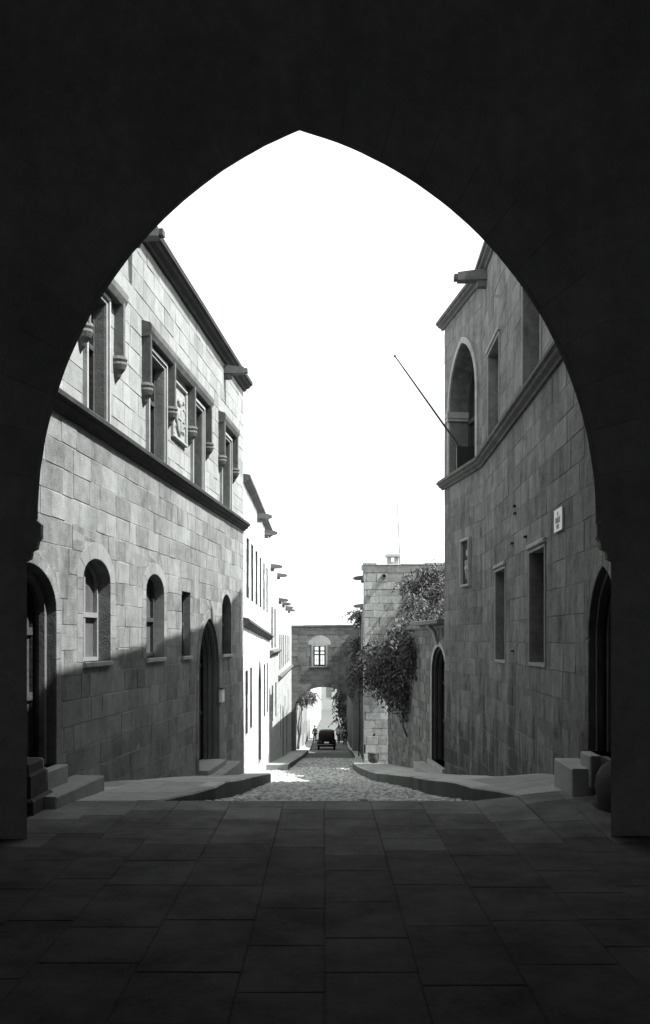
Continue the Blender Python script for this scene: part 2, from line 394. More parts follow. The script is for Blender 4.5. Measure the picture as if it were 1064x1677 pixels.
# ================================================================== THE GROUND
def strip(name, ys, xf0, xf1, zf, mat, n=6, kind='structure'):
    mb = MB(); 
    for y in ys:
        for i in range(n+1): x = xf0(y)+(xf1(y)-xf0(y))*i/n; mb.v.append((x, y, zf(x, y)))
    for j in range(len(ys)-1):
        for i in range(n): a = j*(n+1)+i; mb.f.append((a, a+1, a+n+2, a+n+1))
    o = mb.build(name, mat); o['kind'] = kind; return o
def frange(a, b, s):
    r = []; 
    while a < b-1e-6: r.append(a); a += s
    return r+[b]
big_y = [-60, -20, 0, 8]+frange(9, 30, 3)+frange(35, 120, 5)+[150, 180, 240, 300, 600, 1200, 3000, 7000]
strip('ground', big_y, lambda y: -700-abs(y), lambda y: 700+abs(y), lambda x, y: zr(y)-.30, 'ground', 12)
sea = None
strip('road', frange(8.9, 40, .5)+frange(42, 240, 3), lambda y: -2.6, lambda y: 2.9, lambda x, y: zr(y)-.045-.012*abs(x), 'earth', 8)
# floor under the arch: bedding sheet and slabs
bed = strip('pavement', [-9.2, 0, 9.0], lambda y: -3.6, lambda y: 3.6, lambda x, y: -.008, 'slab', 2)
def slab_piece(mb, c, zf, g=.006, b=.012, lift=0, tilt=None, depth=.03):
    cx = sum(p[0] for p in c)/4; cy = sum(p[1] for p in c)/4
    tx, ty = tilt or (0, 0)
    def sh(k):
        out = []
        for x, y in c:
            dx, dy = cx-x, cy-y; out.append((x+math.copysign(min(k, abs(dx)), dx), y+math.copysign(min(k, abs(dy)), dy)))
        return out
    r0, r1 = sh(g), sh(g+b)
    zt = lambda x, y: zf(x, y)+lift+tx*(x-cx)+ty*(y-cy)
    mb.rings([[(x, y, zt(x, y)-depth) for x, y in r0], [(x, y, zt(x, y)-.006) for x, y in r0], [(x, y, zt(x, y)) for x, y in r1]])
rest = MB(); cnt = 0
x = -3.55
while x < 3.5:
    wd = random.uniform(.34, .52); a, b = x, min(x+wd, 3.55); x += wd; y = 9.02
    while y > -9:
        h = random.uniform(.4, .95); y_ = y; y -= h
        if y_ == 9.02: h *= random.uniform(.4, 1); y = y_-h
        c = [(a, y_-h), (b, y_-h), (b, y_), (a, y_)]
        kw = dict(lift=random.uniform(-.0007, .0007), tilt=(random.uniform(-.002, .002), random.uniform(-.002, .002)))
        c = [(p+random.uniform(-.004, .004), q+random.uniform(-.004, .004)) for p, q in c]
        ym = (y+y_)/2+random.uniform(-.2, .2); smat = 'slab_lit' if ym > 8.4 else ('slab_half_lit' if ym > 7.2 else 'slab')  # paler towards the open end: daylight falloff painted by distance
        vis = y_ > 3.3 and abs((a+b)/2) < .39*y+.3
        kw['g'] = .0015; kw['b'] = .006
        if vis and cnt < 300:
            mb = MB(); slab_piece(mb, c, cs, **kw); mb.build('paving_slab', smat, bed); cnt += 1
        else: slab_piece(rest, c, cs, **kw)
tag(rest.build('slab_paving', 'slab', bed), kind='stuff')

# walls' plan lines
L1 = Wall((-2.91, 7.9), (-1.773, 20.0), 1)
B2a, B2b, B3b, B4b = (-1.773, 20.0), (-1.86, 31.0), (-1.875, 37.0), (-2.16, 60.0)
RA = Wall((2.56, 7.9), (2.825, 16.4), -1); RB = Wall((2.825, 16.4), (2.48, 18.9), -1)
GW = Wall((2.75, 19.4), (2.02, 29.0), -1)
def lx(y):
    return lerp([(7.9, -2.91), (20, -1.773), (31, -1.86), (37, -1.875), (60, -2.16), (64, -2.2), (180, -1.0)], y)
def rx(y):
    return lerp([(7.9, 2.56), (16.4, 2.825), (18.9, 2.48), (19.0, 2.78), (19.4, 2.75), (29, 2.02), (30, 1.6), (30.01, 1.3), (60, 2.3), (64, 2.2), (110, 2.3)], y)
def sidewalk(name, tab, wallx, y0, y1, sgn, step=.62):
    """raised pavement: a bed with its own slabs and kerb stones"""
    ys = frange(y0, y1, .5)
    mb = MB()
    for y in ys:
        k, wl = lerp(tab, y), wallx(y)+sgn*.05
        mb.v += [(k+sgn*.03, y, zr(y)-.2), (k+sgn*.03, y, zs(y)-.02), (wl, y, zs(y)-.02)]
    for j in range(len(ys)-1):
        a = 3*j; mb.f += [(a, a+1, a+4, a+3), (a+1, a+2, a+5, a+4)]
    n = len(mb.v); mb.v += [(wallx(y1)+sgn*.05, y1, zr(y1)-.2)]; mb.f += [(n-3, n-2, n-1, n)]
    wl0 = wallx(y0)+sgn*.05; n = len(mb.v); mb.v += [(wl0, y0, zr(y0)-.2)]; mb.f += [(0, 1, 2, n)]
    if zs(y0)-zr(y0) > .05: mb.box(min(lerp(tab, y0), wl0), max(lerp(tab, y0), wl0), y0-.14, y0-.003, zr(y0)-.2, zs(y0)+.003, .015)
    o = mb.build(name, 'kerb'); o['kind'] = 'structure'
    y = y0; cnt = 0; rest = MB()
    while y < y1-.05:
        s = random.uniform(.5, .72)*(1 if y < 30 else 1.6); e = min(y+s, y1)
        if y1-e < .2: e = y1
        def line(f):
            k = lerp(tab, y)*(1-f)+wallx(y)*f, lerp(tab, e)*(1-f)+wallx(e)*f
            return k
        kw = .20
        def kx(yy, off): return lerp(tab, yy)+sgn*off
        # kerb stone
        mb = MB(); c = [(kx(y, 0), y+.004), (kx(y, kw), y+.004), (kx(e, kw), e-.004), (kx(e, 0), e-.004)]
        top = [(x, yy, zs(yy)+.004+cs(x, yy)) for x, yy in c]; lo = [(x-(sgn*.004 if i in (0, 3) else 0), yy, zr(yy)-.1) for i, (x, yy) in enumerate(c)]
        mid = [(x, yy, z-.018) for x, yy, z in top]
        tp = [(x+(sgn*.015 if i in (0, 3) else 0), yy, z) for i, (x, yy, z) in enumerate(top)]
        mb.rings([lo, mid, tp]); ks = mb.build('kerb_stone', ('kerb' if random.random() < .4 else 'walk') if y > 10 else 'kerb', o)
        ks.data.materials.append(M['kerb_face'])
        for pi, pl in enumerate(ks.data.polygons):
            if pi < 4: pl.material_index = 1      # the upright faces, in a darker tone
        # slabs from the kerb to the wall
        n = 2 if abs(wallx(y)-lerp(tab, y)) < 1.3 else 3
        fr = [0]+sorted(min(max((i+random.uniform(-.2, .2))/n, .1), .9) for i in range(1, n))+[1]
        for f0, f1 in zip(fr, fr[1:]):
            def X(yy, f): return kx(yy, kw)+(wallx(yy)+sgn*.03-kx(yy, kw))*f
            c = [(X(y, f0), y), (X(y, f1), y), (X(e, f1), e), (X(e, f0), e)]
            tgt = MB() if y < 32 else rest
            slab_piece(tgt, c, lambda x, yy: zs(yy)+cs(x, yy), g=.003, b=.005, lift=random.uniform(-.003, .003))
            if tgt is not rest: tgt.build('paving_slab', 'walk' if random.random() < (y-9.5)/2.5 else 'kerb', o)  # fewer pale slabs near the arch, carrying on the painted falloff
        y = e
    if rest.v: tag(rest.build('slab_paving', 'walk', o), kind='stuff')
    return o
sidewalk('pavement_left', KL, lx, 9.03, 20.6, -1)
sidewalk('pavement_right', KR, rx, 9.03, 180, 1)
sidewalk('pavement_far', KL2, lx, 29, 180, -1)

# cobbles
protos = []
for k in range(7):
    mb = MB(); n = 7; ph = random.random()*6; rr = [random.uniform(.85, 1.1) for _ in range(n)]
    mb.rings([[(.5*r*rr[i]*math.cos(ph+2*math.pi*i/n), .5*r*rr[i]*math.sin(ph+2*math.pi*i/n), z) for i in range(n)] for r, z in ((1, -.3), (1, 0), (.78, .24), (.35, .36))])
    me = bpy.data.meshes.new('cobble_stone'); me.from_pydata(mb.v, [], mb.f); me.materials.append(M['cobble']); me.polygons.foreach_set('use_smooth', [True]*len(me.polygons)); protos.append((me, mb.v, mb.f))
road = bpy.data.objects['road']
rest = MB(); cnt = 0; y = 9.1
while y < 48:
    sp = .085 if y < 20 else (.11 if y < 30 else .16)
    xl = lerp(KL, y) if y < 20.6 else (lx(y) if y < 29 else lerp(KL2, y)); xr = lerp(KR, y)
    if y < 9.2: xl, xr = -1.6, 1.9
    x = xl+.03+random.uniform(0, sp)
    while x < xr-.02:
        s = sp*random.uniform(.75, 1.2); me, v, f = random.choice(protos); a = random.random()*6.28
        px, py, pz = x+random.uniform(-.3, .3)*sp*.4, y+random.uniform(-.35, .35)*sp, zr(y)-.045-.012*abs(x)+random.uniform(-.004, .014)
        sz = s*random.uniform(.5, .85)
        if cnt < 300 and abs(x) < 1.5:
            o = bpy.data.objects.new('cobble_stone', me); o.location = (px, py, pz); o.scale = (s, s, sz); o.rotation_euler = (0, 0, a); COL.objects.link(o); o.parent = road; cnt += 1
        else:
            ca, sa = math.cos(a)*s, math.sin(a)*s
            rest.add([(px+ca*p[0]-sa*p[1], py+sa*p[0]+ca*p[1], pz+p[2]*sz) for p in v], f)
        x += s*.98
    y += sp*.93
tag(rest.build('cobbles', 'cobble', road, smooth=True), kind='stuff')

# ================================================================== THE ARCHWAY
YA = 7.3
def ax(px): return (px-CX)/F*YA
def az(py): return EYE+(HY-py)/F*YA
gate = empty('stone_archway', (0, YA, 0), 'dark pointed stone archway framing the view, seen from inside its shadowed passage', 'archway')
u0, u1, um, vs, va = ax(62), ax(975), ax(490), az(850), az(214)
sh0, sh1 = ax(44), ax(1000)
def gate_outline(t, n=40):
    R_ = arc_side(u1, um, vs, va, t, n, False); L_ = arc_side(u0, um, vs, va, t, n, True)
    rj = random.Random(4); q = lambda p: (p[0]+rj.gauss(0, .0012), p[1]+rj.gauss(0, .0012))
    return [(sh0-t, -.3), (sh1+t, -.3), (sh1+t, vs-.20), (R_[0][0], vs-.08)]+[q(p) for p in R_[:-1]]+[R_[-1]]+[q(p) for p in list(reversed(L_))[1:]]+[(sh0-t, vs-.2)]
XW = 3.6
def bigface(outline, y, zt, mb, flip):
    """plane y with the arch cut out of it, from -XW to XW and up to zt"""
    n = len(outline); k = len(mb.v)
    # left and right parts as fans of quads to the border
    for x, z in outline: mb.v.append((x, y, z))
    for x, z in outline:
        mb.v.append(((-XW if x < um else XW), y, z) if abs(x-um) > 1e-6 else (x, y, z))
    for i in range(1, n-1) if False else range(n):
        j = (i+1) % n
        if i == 0: continue                # the foot: nothing below the floor
        xi, xj = outline[i][0], outline[j][0]
        if (xi-um)*(xj-um) > 1e-9: mb.f.append((k+i, k+j, k+n+j, k+n+i))
    ia = max(range(n), key=lambda i: outline[i][1]); za = outline[ia][1]
    pr, pl = (ia-1) % n, (ia+1) % n
    q = len(mb.v)
    mb.v += [(XW, y, za), (XW, y, zt), (-XW, y, zt), (-XW, y, za)]
    mb.f += [(k+ia, k+pr, k+n+pr, q), (k+ia, q, q+1, q+2, q+3), (k+ia, q+3, k+n+pl, k+pl)]
face = MB()
o_in, o_out = gate_outline(0), gate_outline(.42)
bigface(o_in, YA, 7.05, face, 0); bigface(o_out, 7.8, 7.1, face, 1)
n = len(o_in)
for (oa, ya, ob, yb) in ((o_in, YA, o_out, 7.8),):
    k = len(face.v); face.v += [(x, ya, z) for x, z in oa]+[(x, yb, z) for x, z in ob]
    face.f += [(k+i, k+(i+1) % n, k+(i+1) % n+n, k+i+n) for i in range(1, n)]
face.build('arch_wall', 'gate', gate)
room = MB()      # the pointed barrel of the passage behind
prof = [(-XW+.2, -.3), (-XW+.2, 6.85), (XW-.2, 6.85), (XW-.2, -.3)]
room.rings([[(x, y, z) for x, z in prof] for y in (YA+.02, -9.0)], cap=False, closed=False)
room.build('ceiling', 'gate', gate)
cap_ = MB()
cap_.box(-XW, XW, -9.2, 7.79, 7.1, 7.2); cap_.build('roof', 'gate', gate)
sidew = MB(); sidew.box(-XW-.3, -XW, -9.2, 7.7, -.3, 7.2); sidew.box(XW, XW+.3, -9.2, 7.7, -.3, 7.2); sidew.box(2.64, XW+.3, 7.79, 7.905, -.3, 8.0); sidew.box(-XW-.3, -2.95, 7.79, 7.905, -.3, 8.0); sidew.build('outer_wall', 'gate', gate)  # short end pieces added to stop sun leaking in beside the houses
rw = Wall((-XW-.3, -9.0), (XW+.3, -9.0), 1); core(rw, gate, [arch(XW+.3-2.1, XW+.3+2.1, -.2, 2.4, 4.9)], -.3, 7.2, 'gate', 'rear_wall')   # the passage is open behind too; unseen arch sized to let skylight in
# voussoirs on the inner face, and a moulded capital at each springing
AW = Wall((-XW, YA), (XW, YA), 1)
for uu, left in ((u0, True), (u1, False)):
    a = arc_side(uu, um, vs, va, .03, 24, left); b = arc_side(uu, um, vs, va, .48, 24, left)
    for k in range(12):
        i = 2*k; poly = [a[i], a[i+1], a[i+2], b[i+2], b[i+1], b[i]]; poly = [(x+XW, z) for x, z in poly]
        if area(poly) < 0: poly = poly[::-1]
        mb = MB(); AW.poly_block(mb, poly, -.002, .012, .003, .006); mb.build('voussoir', 'gate', gate)
for s, xx, nm in ((1, sh0, 'l'), (-1, sh1, 'r')):
    mb = MB()
    prev = [(.0, vs-.34), (.04, vs-.32), (.05, vs-.26), (.09, vs-.24), (.10, vs-.18), (.125, vs-.15), (.125, vs-.05), (.08, vs-.01)]
    mb.rings([[(xx-s*.1, y0, z), (xx+s*p, y0, z), (xx+s*p, YA+.02, z), (xx-s*.1, YA+.02, z)] for p, z in prev for y0 in (YA-.05,)])
    mb.build('capital', 'gate', gate)

# ================================================================== LEFT HALL (building 1)
zE = lambda h: EYE+h
b1 = empty('stone_townhouse', (-2.9, 14, zs(14)), 'long sunlit ashlar house on the left with hooded upper windows and arched lower windows', 'house')
SZ, CZ = zE(2.34), zE(5.38)
holes, rings_ = [], []
def pxr(w, x0, x1): return w.u(x0), w.u(x1)
def arched(w, x0, x1, ys0, ys1, ax_, ay, yb0, yb1, t, zbase=None):
    a, b = w.u(x0), w.u(x1); sp = (w.uz(x0, ys0)[1]+w.uz(x1, ys1)[1])/2; ap = w.uz(ax_, ay)[1]
    bt = zbase if zbase is not None else (w.uz(x0, yb0)[1]+w.uz(x1, yb1)[1])/2
    return dict(u0=a, u1=b, vs=sp, va=ap, vb=bt, t=t)
aw = [arched(L1, 136, 180, 944, 958, 158, 916, 1083, 1083, .20), arched(L1, 239, 268, 964, 974, 254, 941, 1077, 1077, .17), arched(L1, 363, 378, 996, 1002, 371, 974, 1072, 1070, .10)]
d1 = arched(L1, 325, 358, 1100, 1102, 343, 1013, 0, 0, .16, zbase=zs(16.5)+.12)
d0 = dict(u0=L1.uy(8.05), u1=L1.uy(9.42), vs=L1.uz(90, 1000)[1], va=L1.uz(62, 925)[1], vb=.30, t=.14)
slit = (L1.u(297), L1.u(311), L1.uz(304, 1074)[1], L1.uz(304, 969)[1])
up = [(L1.uy(a), L1.uy(b), SZ+.20, zE(t)) for a, b, t in ((10.30, 10.92, 3.98), (12.72, 13.50, 3.96), (15.28, 15.98, 3.94), (17.62, 18.42, 3.92))]
plaq = (L1.uy(13.98), L1.uy(14.74), zE(3.12), zE(3.92))
for a in aw+[d1, d0]:
    holes.append(arch(a['u0'], a['u1'], a['vb'], a['vs'], a['va']))
    rings_.append(arch(a['u0'], a['u1'], a['vb'], a['vs'], a['va'], a['t'], base=0))
holes.append(rect(*slit)); rings_.append(rect(*slit))
for r in up: holes.append(rect(*r)); rings_.append(rect(r[0], r[1], r[2], r[3], .10))
rings_.append(rect(*plaq, .05))
w1 = core(L1, b1, holes, -2.6, CZ+.1, 'mortar_light')
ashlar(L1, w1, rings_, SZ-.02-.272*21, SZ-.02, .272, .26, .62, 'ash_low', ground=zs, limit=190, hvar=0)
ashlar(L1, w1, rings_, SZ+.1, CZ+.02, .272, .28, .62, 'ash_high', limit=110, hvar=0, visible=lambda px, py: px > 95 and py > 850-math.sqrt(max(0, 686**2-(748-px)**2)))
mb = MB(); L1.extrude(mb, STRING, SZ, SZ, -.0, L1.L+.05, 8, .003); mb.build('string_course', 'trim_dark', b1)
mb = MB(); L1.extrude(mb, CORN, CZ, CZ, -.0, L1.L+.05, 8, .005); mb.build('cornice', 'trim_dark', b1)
mb = MB(); L1.box(mb, 0, L1.L, CZ+.25, CZ+.36, -.5, .06, .02); mb.build('parapet', 'trim_pale', b1)
mass(b1, [tuple(L1.a), tuple(L1.b)], -11, -2.6, CZ+.25, 'ash_high', 'roof')
for i, a in enumerate(aw):
    t = a['t']
    o = opening(L1, b1, arch(a['u0'], a['u1'], a['vb'], a['vs'], a['va']), .20, jamb='ash_low', pane='dust_glass', frame='wood_pale' if i == 0 else 'wood',
                bars=[('v', .5, .05), ('h', .46 if i < 2 else .5, .06)]+([('h', .02, .1)] if i == 1 else []), fw=.045, sill=.02)
    ring_stones(L1, o, a['u0'], a['u1'], a['vs'], a['va'], t, 'ring', n=3, jamb=None, proud=.008)
    # blocks beside the jambs
    for s, uu in ((-1, a['u0']), (1, a['u1'])):
        z = a['vb']
        while z < a['vs']-.01:
            h = min(.27, a['vs']-z)
            if a['vs']-z-h < .06: h = a['vs']-z
            e = uu+s*t; lo, hi = min(uu+s*.004, e), max(uu+s*.004, e)
            mb = MB(); L1.poly_block(mb, [(lo, z), (hi, z), (hi, z+h), (lo, z+h)], -.002, .008, .002, .004); mb.build('jamb_stone', 'ash_low', o); z += h
opening(L1, b1, rect(*slit), .16, jamb='ash_low', pane='glass', bars=[('h', .5, .04)], fw=.03, sill=.01)
def panelled_door(w, parent, a, depth, planks=4, archiv=3, mat='wood', mould='trim'):
    o = opening(w, parent, arch(a['u0'], a['u1'], a['vb'], a['vs'], a['va']), depth, name='door', jamb=mould, pane=mat, pane_name='door_leaf', frame=mat, bars=[('h', .35, .08), ('h', .68, .08)], fw=.05)
    n = planks; inn = arch(a['u0']+.06, a['u1']-.06, a['vb']+.03, a['vs'], a['va']-.08)
    for k in range(n):
        x0 = a['u0']+.06+(a['u1']-a['u0']-.12)*k/n+.006; x1 = a['u0']+.06+(a['u1']-a['u0']-.12)*(k+1)/n-.006
        q = clip(clip(inn, (x0, 0), (x0, -1)), (x1, 0), (x1, 1))
        if len(q) > 2: mb = MB(); w.poly_block(mb, q, -depth+.008, -depth+.03, 0, .006); mb.build('plank', mat, o)
    # nested mouldings stepping out of the reveal
    for k in range(archiv):
        t0 = -.0-k*.055; dn = -depth+.06+(depth-.02)*(1-(k+1)/(archiv+1))
        w_ = (a['u1']-a['u0'])
        pts_o = arch(a['u0']+.055*(k), a['u1']-.055*k, a['vb'], a['vs'], a['va']-.06*k, base=0)
        pts_i = arch(a['u0']+.055*(k+1), a['u1']-.055*(k+1), a['vb'], a['vs'], a['va']-.06*(k+1), base=0)
        mb = MB(); mb.rings([[w.p(u, z, dn-.06) for u, z in pts_i], [w.p(u, z, dn) for u, z in pts_i], [w.p(u, z, dn) for u, z in pts_o]], cap=False)
        mb.build('moulding', mould, o)
    ring_stones(w, o, a['u0'], a['u1'], a['vs'], a['va'], a['t'], 'ash_low' if w is L1 else ('trim_pale' if w is GW else 'ash_right'), n=5, jamb=a['vb'], proud=.014)
    return o
panelled_door(L1, b1, d1, .34, 4, 3)
panelled_door(L1, b1, d0, .28, 5, 1)
# hooded mullion windows upstairs
for r in up:
    o = opening(L1, b1, rect(*r), .17, jamb='ash_low', pane='glass', frame='wood', bars=[('v', .5, .05), ('h', .62, .06)], fw=.05)
    for k, (t0, t1, pr) in enumerate(((.005, .045, .03), (.05, .095, .055))):
        mb = MB(); u_0, u_1, v0, v1 = r
        ro = [(u_0-t1, v0), (u_0-t1, v1+t1), (u_1+t1, v1+t1), (u_1+t1, v0)]; ri = [(u_0-t0, v0), (u_0-t0, v1+t0), (u_1+t0, v1+t0), (u_1+t0, v0)]
        mb.rings([[L1.p(u, z, 0) for u, z in ro], [L1.p(u, z, pr) for u, z in ro], [L1.p(u, z, pr) for u, z in ri], [L1.p(u, z, 0) for u, z in ri]], cap=False, closed=False)
        mb.build('moulding', 'trim_pale', o)
def hood(ya, yb, drops, parent):
    top = zE(4.30); ua, ub = L1.uy(ya), L1.uy(yb)
    mb = MB(); L1.extrude(mb, [(0, -.02), (.11, -.02), (.12, .0), (.145, .05), (.15, .12), (.13, .16), (0, .2)], top-.18, top-.18, ua-.02, ub+.13, 4, .002)
    o = mb.build('hood_mould', 'trim', parent)
    for y in drops:
        u = L1.uy(y); mb = MB()
        L1.box(mb, u, u+.055, zE(3.44), top-.17, 0, .135, .01); L1.box(mb, u+.056, u+.10, zE(3.44), top-.17, 0, .10, .008); mb.build('hood_drop', 'trim', o)
        mb = MB(); c = u+.05; rs = []
        for z, k in ((3.47, 1.0), (3.43, 1.12), (3.40, 1.0), (3.37, 1.08), (3.31, .9), (3.26, .62), (3.22, .5), (3.15, .12)):
            rs.append([L1.p(c+.085*k*math.cos(t), zE(z), max(0, .145*k*math.sin(t))) for t in [math.pi*i/8 for i in range(9)]])
        mb.rings(rs[::-1]); mb.build('corbel', 'trim', o)
    return o
hood(10.06, 11.27, (10.06, 11.27), b1)
hood(12.44, 16.24, (12.44, 13.72, 15.0, 16.24), b1)
hood(17.4, 18.7, (17.4, 18.7), b1)
def shield(w, u0, u1, z0, z1, parent, mat='carving', recess=.0, frame='trim_pale', ground=None):
    """carved armorial panel in a moulded frame: shield, crest and mantling in relief"""
    mb = MB(); w.box(mb, u0, u1, z0, z1, -.002, .02-recess)
    o = mb.build('carved_panel', ground or mat, parent)
    f = MB(); t = .05
    for a in ((u0-t, u1+t, z1, z1+t), (u0-t, u1+t, z0-t, z0), (u0-t, u0, z0, z1), (u1, u1+t, z0, z1)): w.box(f, *a, -.01, .06, .012)
    f.build('panel_frame', frame, o)
    c = (u0+u1)/2; W_, H_ = u1-u0, z1-z0
    s = [(c-.3*W_, z0+.58*H_), (c-.3*W_, z0+.32*H_), (c-.16*W_, z0+.14*H_), (c, z0+.06*H_), (c+.16*W_, z0+.14*H_), (c+.3*W_, z0+.32*H_), (c+.3*W_, z0+.58*H_)]
    r = MB(); w.poly_block(r, s, .015-recess, .06-recess, 0, .02)
    w.box(r, c-.05*W_, c+.05*W_, z0+.12*H_, z0+.55*H_, .05-recess, .075-recess, .006); w.box(r, c-.26*W_, c+.26*W_, z0+.34*H_, z0+.42*H_, .05-recess, .073-recess, .006)
    w.poly_block(r, [(c+.14*W_*math.cos(k), z0+.72*H_+.09*H_*math.sin(k)) for k in [i*math.pi/4 for i in range(8)]], .015-recess, .065-recess, 0, .02)
    for sg in (-1, 1):
        for k in range(5): w.poly_block(r, [(c+sg*(.36+.05*(k % 2))*W_+.07*W_*math.cos(q), z0+(.2+.15*k)*H_+.05*H_*math.sin(q)) for q in [i*math.pi/3 for i in range(6)]], .015-recess, .045-recess, 0, .01)
    r.build('shield_relief', mat, o); return o
shield(L1, *plaq, b1)
spout(L1, L1.uy(18.0), CZ-.2, .40, b1); spout(L1, L1.uy(11.9), CZ-.2, .40, b1)
mb = MB(); L1.box(mb, L1.u(83)-.5, L1.u(83)+.17, zs(9)-.1, .30, -.2, .12, .01); mb.build('door_step', 'kerb', b1)
mb = MB(); L1.box(mb, L1.uy(8.6), L1.uy(9.95), -.3, .115, .0, .34, .012); mb.build('door_step', 'kerb', b1)
mb = MB(); L1.box(mb, L1.uy(15.75), L1.uy(17.9), zs(18)-.1, zs(16.3)+.05, .0, .36, .012); mb.build('door_step', 'kerb', b1)
mb = MB(); L1.box(mb, L1.uy(15.85), L1.uy(17.4), zs(18)-.1, zs(16.3)+.15, -.3, .16, .012); mb.build('door_step', 'kerb', b1)
u_, z_ = L1.uz(358, 1139); mb = MB(); L1.box(mb, u_-.03, u_+.22, z_-.13, z_+.12, .012, .07, .008)
lb = mb.build('notice_board', 'paper'); tag(lb, 'small white box fixed to the left wall beside the pointed doorway', 'notice box')
mb = MB(); L1.box(mb, u_-.045, u_+.235, z_+.12, z_+.145, .012, .09, .006); mb.build('lid', 'wood', lb)

# guard stones at the feet of the archway
mb = MB()
for (x0, x1, y0, y1, z0, z1) in ((-2.93, -2.62, 8.25, 8.85, 0, .14), (-2.93, -2.66, 8.3, 8.82, .14, .36), (-2.93, -2.69, 8.33, 8.79, .36, .46)): mb.box(x0, x1, y0, y1, z0, z1, .02)
tag(mb.build('guard_stone', 'gate_foot'), 'dark stepped pedestal block at the foot of the left pier beside the steps', 'pedestal')
mb = MB(); rs = []
for i in range(8):
    t = i/7; z = -.01+.52*t; r = (.27-.05*t)*math.sqrt(max(.02, 1-(t*.98)**4))*(1+.03*math.sin(t*9))
    rs.append([(2.66+r*(1+.13*math.sin(3*a+i)+random.uniform(-.04, .04))*math.cos(a), 8.18+r*1.05*math.sin(a)*(1+.1*math.cos(2*a+i)), z+.02*math.sin(5*a)) for a in [2*math.pi*k/16 for k in range(16)]])
mb.rings(rs); o = mb.build('guard_stone', 'gate_foot', smooth=True); tag(o, 'rough rounded boulder at the foot of the right pier beside the doorsteps', 'boulder')

# ================================================================== RIGHT HOUSE
b2 = empty('stone_townhouse', (2.7, 13, zs(13)), 'tall shaded ashlar house on the right with narrow windows and a pointed upper window', 'house')
SR, CR = zE(3.06), zE(6.36)
bw_ = dict(u0=RB.u(780), u1=RB.u(737), vs=zE(4.55), va=zE(5.66), vb=SR+.20, t=.12)
holesB = [arch(bw_['u0'], bw_['u1'], bw_['vb'], bw_['vs'], bw_['va'])]; ringB = [arch(bw_['u0'], bw_['u1'], bw_['vb'], bw_['vs'], bw_['va'], .12, base=0)]
def rr(w, x0, x1, zt, zb): return (min(w.u(x0), w.u(x1)), max(w.u(x0), w.u(x1)), zE(zb), zE(zt))
pl2 = rr(RB, 758, 770, 1.84, 1.02); ringB.append(rect(*pl2, .05)); 
rwin = [rr(RA, 800, 818, 4.80, 3.27), rr(RA, 857, 886, 4.75, 3.27), rr(RA, 812, 828, 1.06, -.34), rr(RA, 868, 893, 1.10, -.31)]
rd = dict(u0=RA.uy(7.95), u1=RA.uy(8.95), vs=zE(.0), va=zE(.66), vb=.5, t=.14)
holesA = [rect(*r) for r in rwin]+[arch(rd['u0'], rd['u1'], rd['vb'], rd['vs'], rd['va'])]
ringA = [rect(r[0], r[1], r[2], r[3], .04) for r in rwin]+[arch(rd['u0'], rd['u1'], rd['vb'], rd['vs'], rd['va'], .14, base=0)]
wa = core(RA, b2, holesA, -2.6, CR+.1, 'mortar'); wb = core(RB, b2, holesB+[rect(*pl2)], -2.6, CR+.1, 'mortar')
visR = lambda px, py: px < 531+455 and py > 850-math.sqrt(max(0, 659.5**2-(px-315.5)**2))
for w, par, rg, lm in ((RA, wa, ringA, 150), (RB, wb, ringB, 45)):
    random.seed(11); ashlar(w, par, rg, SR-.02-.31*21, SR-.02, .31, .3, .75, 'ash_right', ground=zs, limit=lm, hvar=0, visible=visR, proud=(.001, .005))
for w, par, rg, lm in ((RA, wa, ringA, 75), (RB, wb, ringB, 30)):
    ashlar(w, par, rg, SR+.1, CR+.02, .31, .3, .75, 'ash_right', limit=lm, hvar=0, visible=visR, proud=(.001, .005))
for nm, prof, z in (('string_course', STRING, SR), ('cornice', [(n*.8, h*.8) for n, h in CORN], CR)):
    mb = MB(); k1 = math.tan(.5*(math.atan2(RB.d.x, RB.d.y)-math.atan2(RA.d.x, RA.d.y)))
    RA.extrude(mb, prof, z, z, 0, RA.L, 6, .0, 0, k1); RB.extrude(mb, prof, z, z, 0, RB.L+.1, 2, 0, -k1, 0); mb.build(nm, 'trim', b2)
mass(b2, [tuple(RA.a), tuple(RA.b), tuple(RB.b)], 11, -2.6, CR+.2, 'ash_right')
opening_kw = dict(jamb='ash_right', pane='glass', frame='wood')
o = opening(RB, b2, holesB[0], .42, jamb='ash_right', pane='glass', frame='wood', bars=[('v', .5, .06), ('h', .45, .08)], fw=.07)
ring_stones(RB, o, bw_['u0'], bw_['u1'], bw_['vs'], bw_['va'], .12, 'trim_pale', n=6, jamb=bw_['vb'], proud=.035)
mb = MB()
for uu, s in ((bw_['u1'], -1),):
    a, b = sorted((uu-s*.15, uu+s*.06)); RB.box(mb, a, b, bw_['vs']-.12, bw_['vs'], -.41, .08, .015); RB.box(mb, a+.02, b-.02, bw_['vs']-.18, bw_['vs']-.12, -.4, .06)
mb.build('capital', 'trim_pale', o)
for r in rwin:
    o = opening(RA, b2, rect(*r), .30, fw=.04, bars=[('h', .5, .05)], **opening_kw)
    mb = MB(); u_0, u_1, v0, v1 = r
    ro, ri = rect(u_0, u_1, v0, v1, .04), rect(u_0, u_1, v0, v1, .003)
    mb.rings([[RA.p(u, z, -.001) for u, z in ro], [RA.p(u, z, .02) for u, z in ro], [RA.p(u, z, .02) for u, z in ri], [RA.p(u, z, -.01) for u, z in ri]], cap=False); mb.build('moulding', 'trim_pale', o)
    mb = MB(); RA.box(mb, u_0-.07, u_1+.07, v1+.05, v1+.11, 0, .05, .012); mb.build('lintel', 'trim_pale', o)
shield(RB, *pl2, b2, recess=.06, mat='tower', ground='trim_dark')
panelled_door(RA, b2, rd, .3, 4, 2, mould='trim')
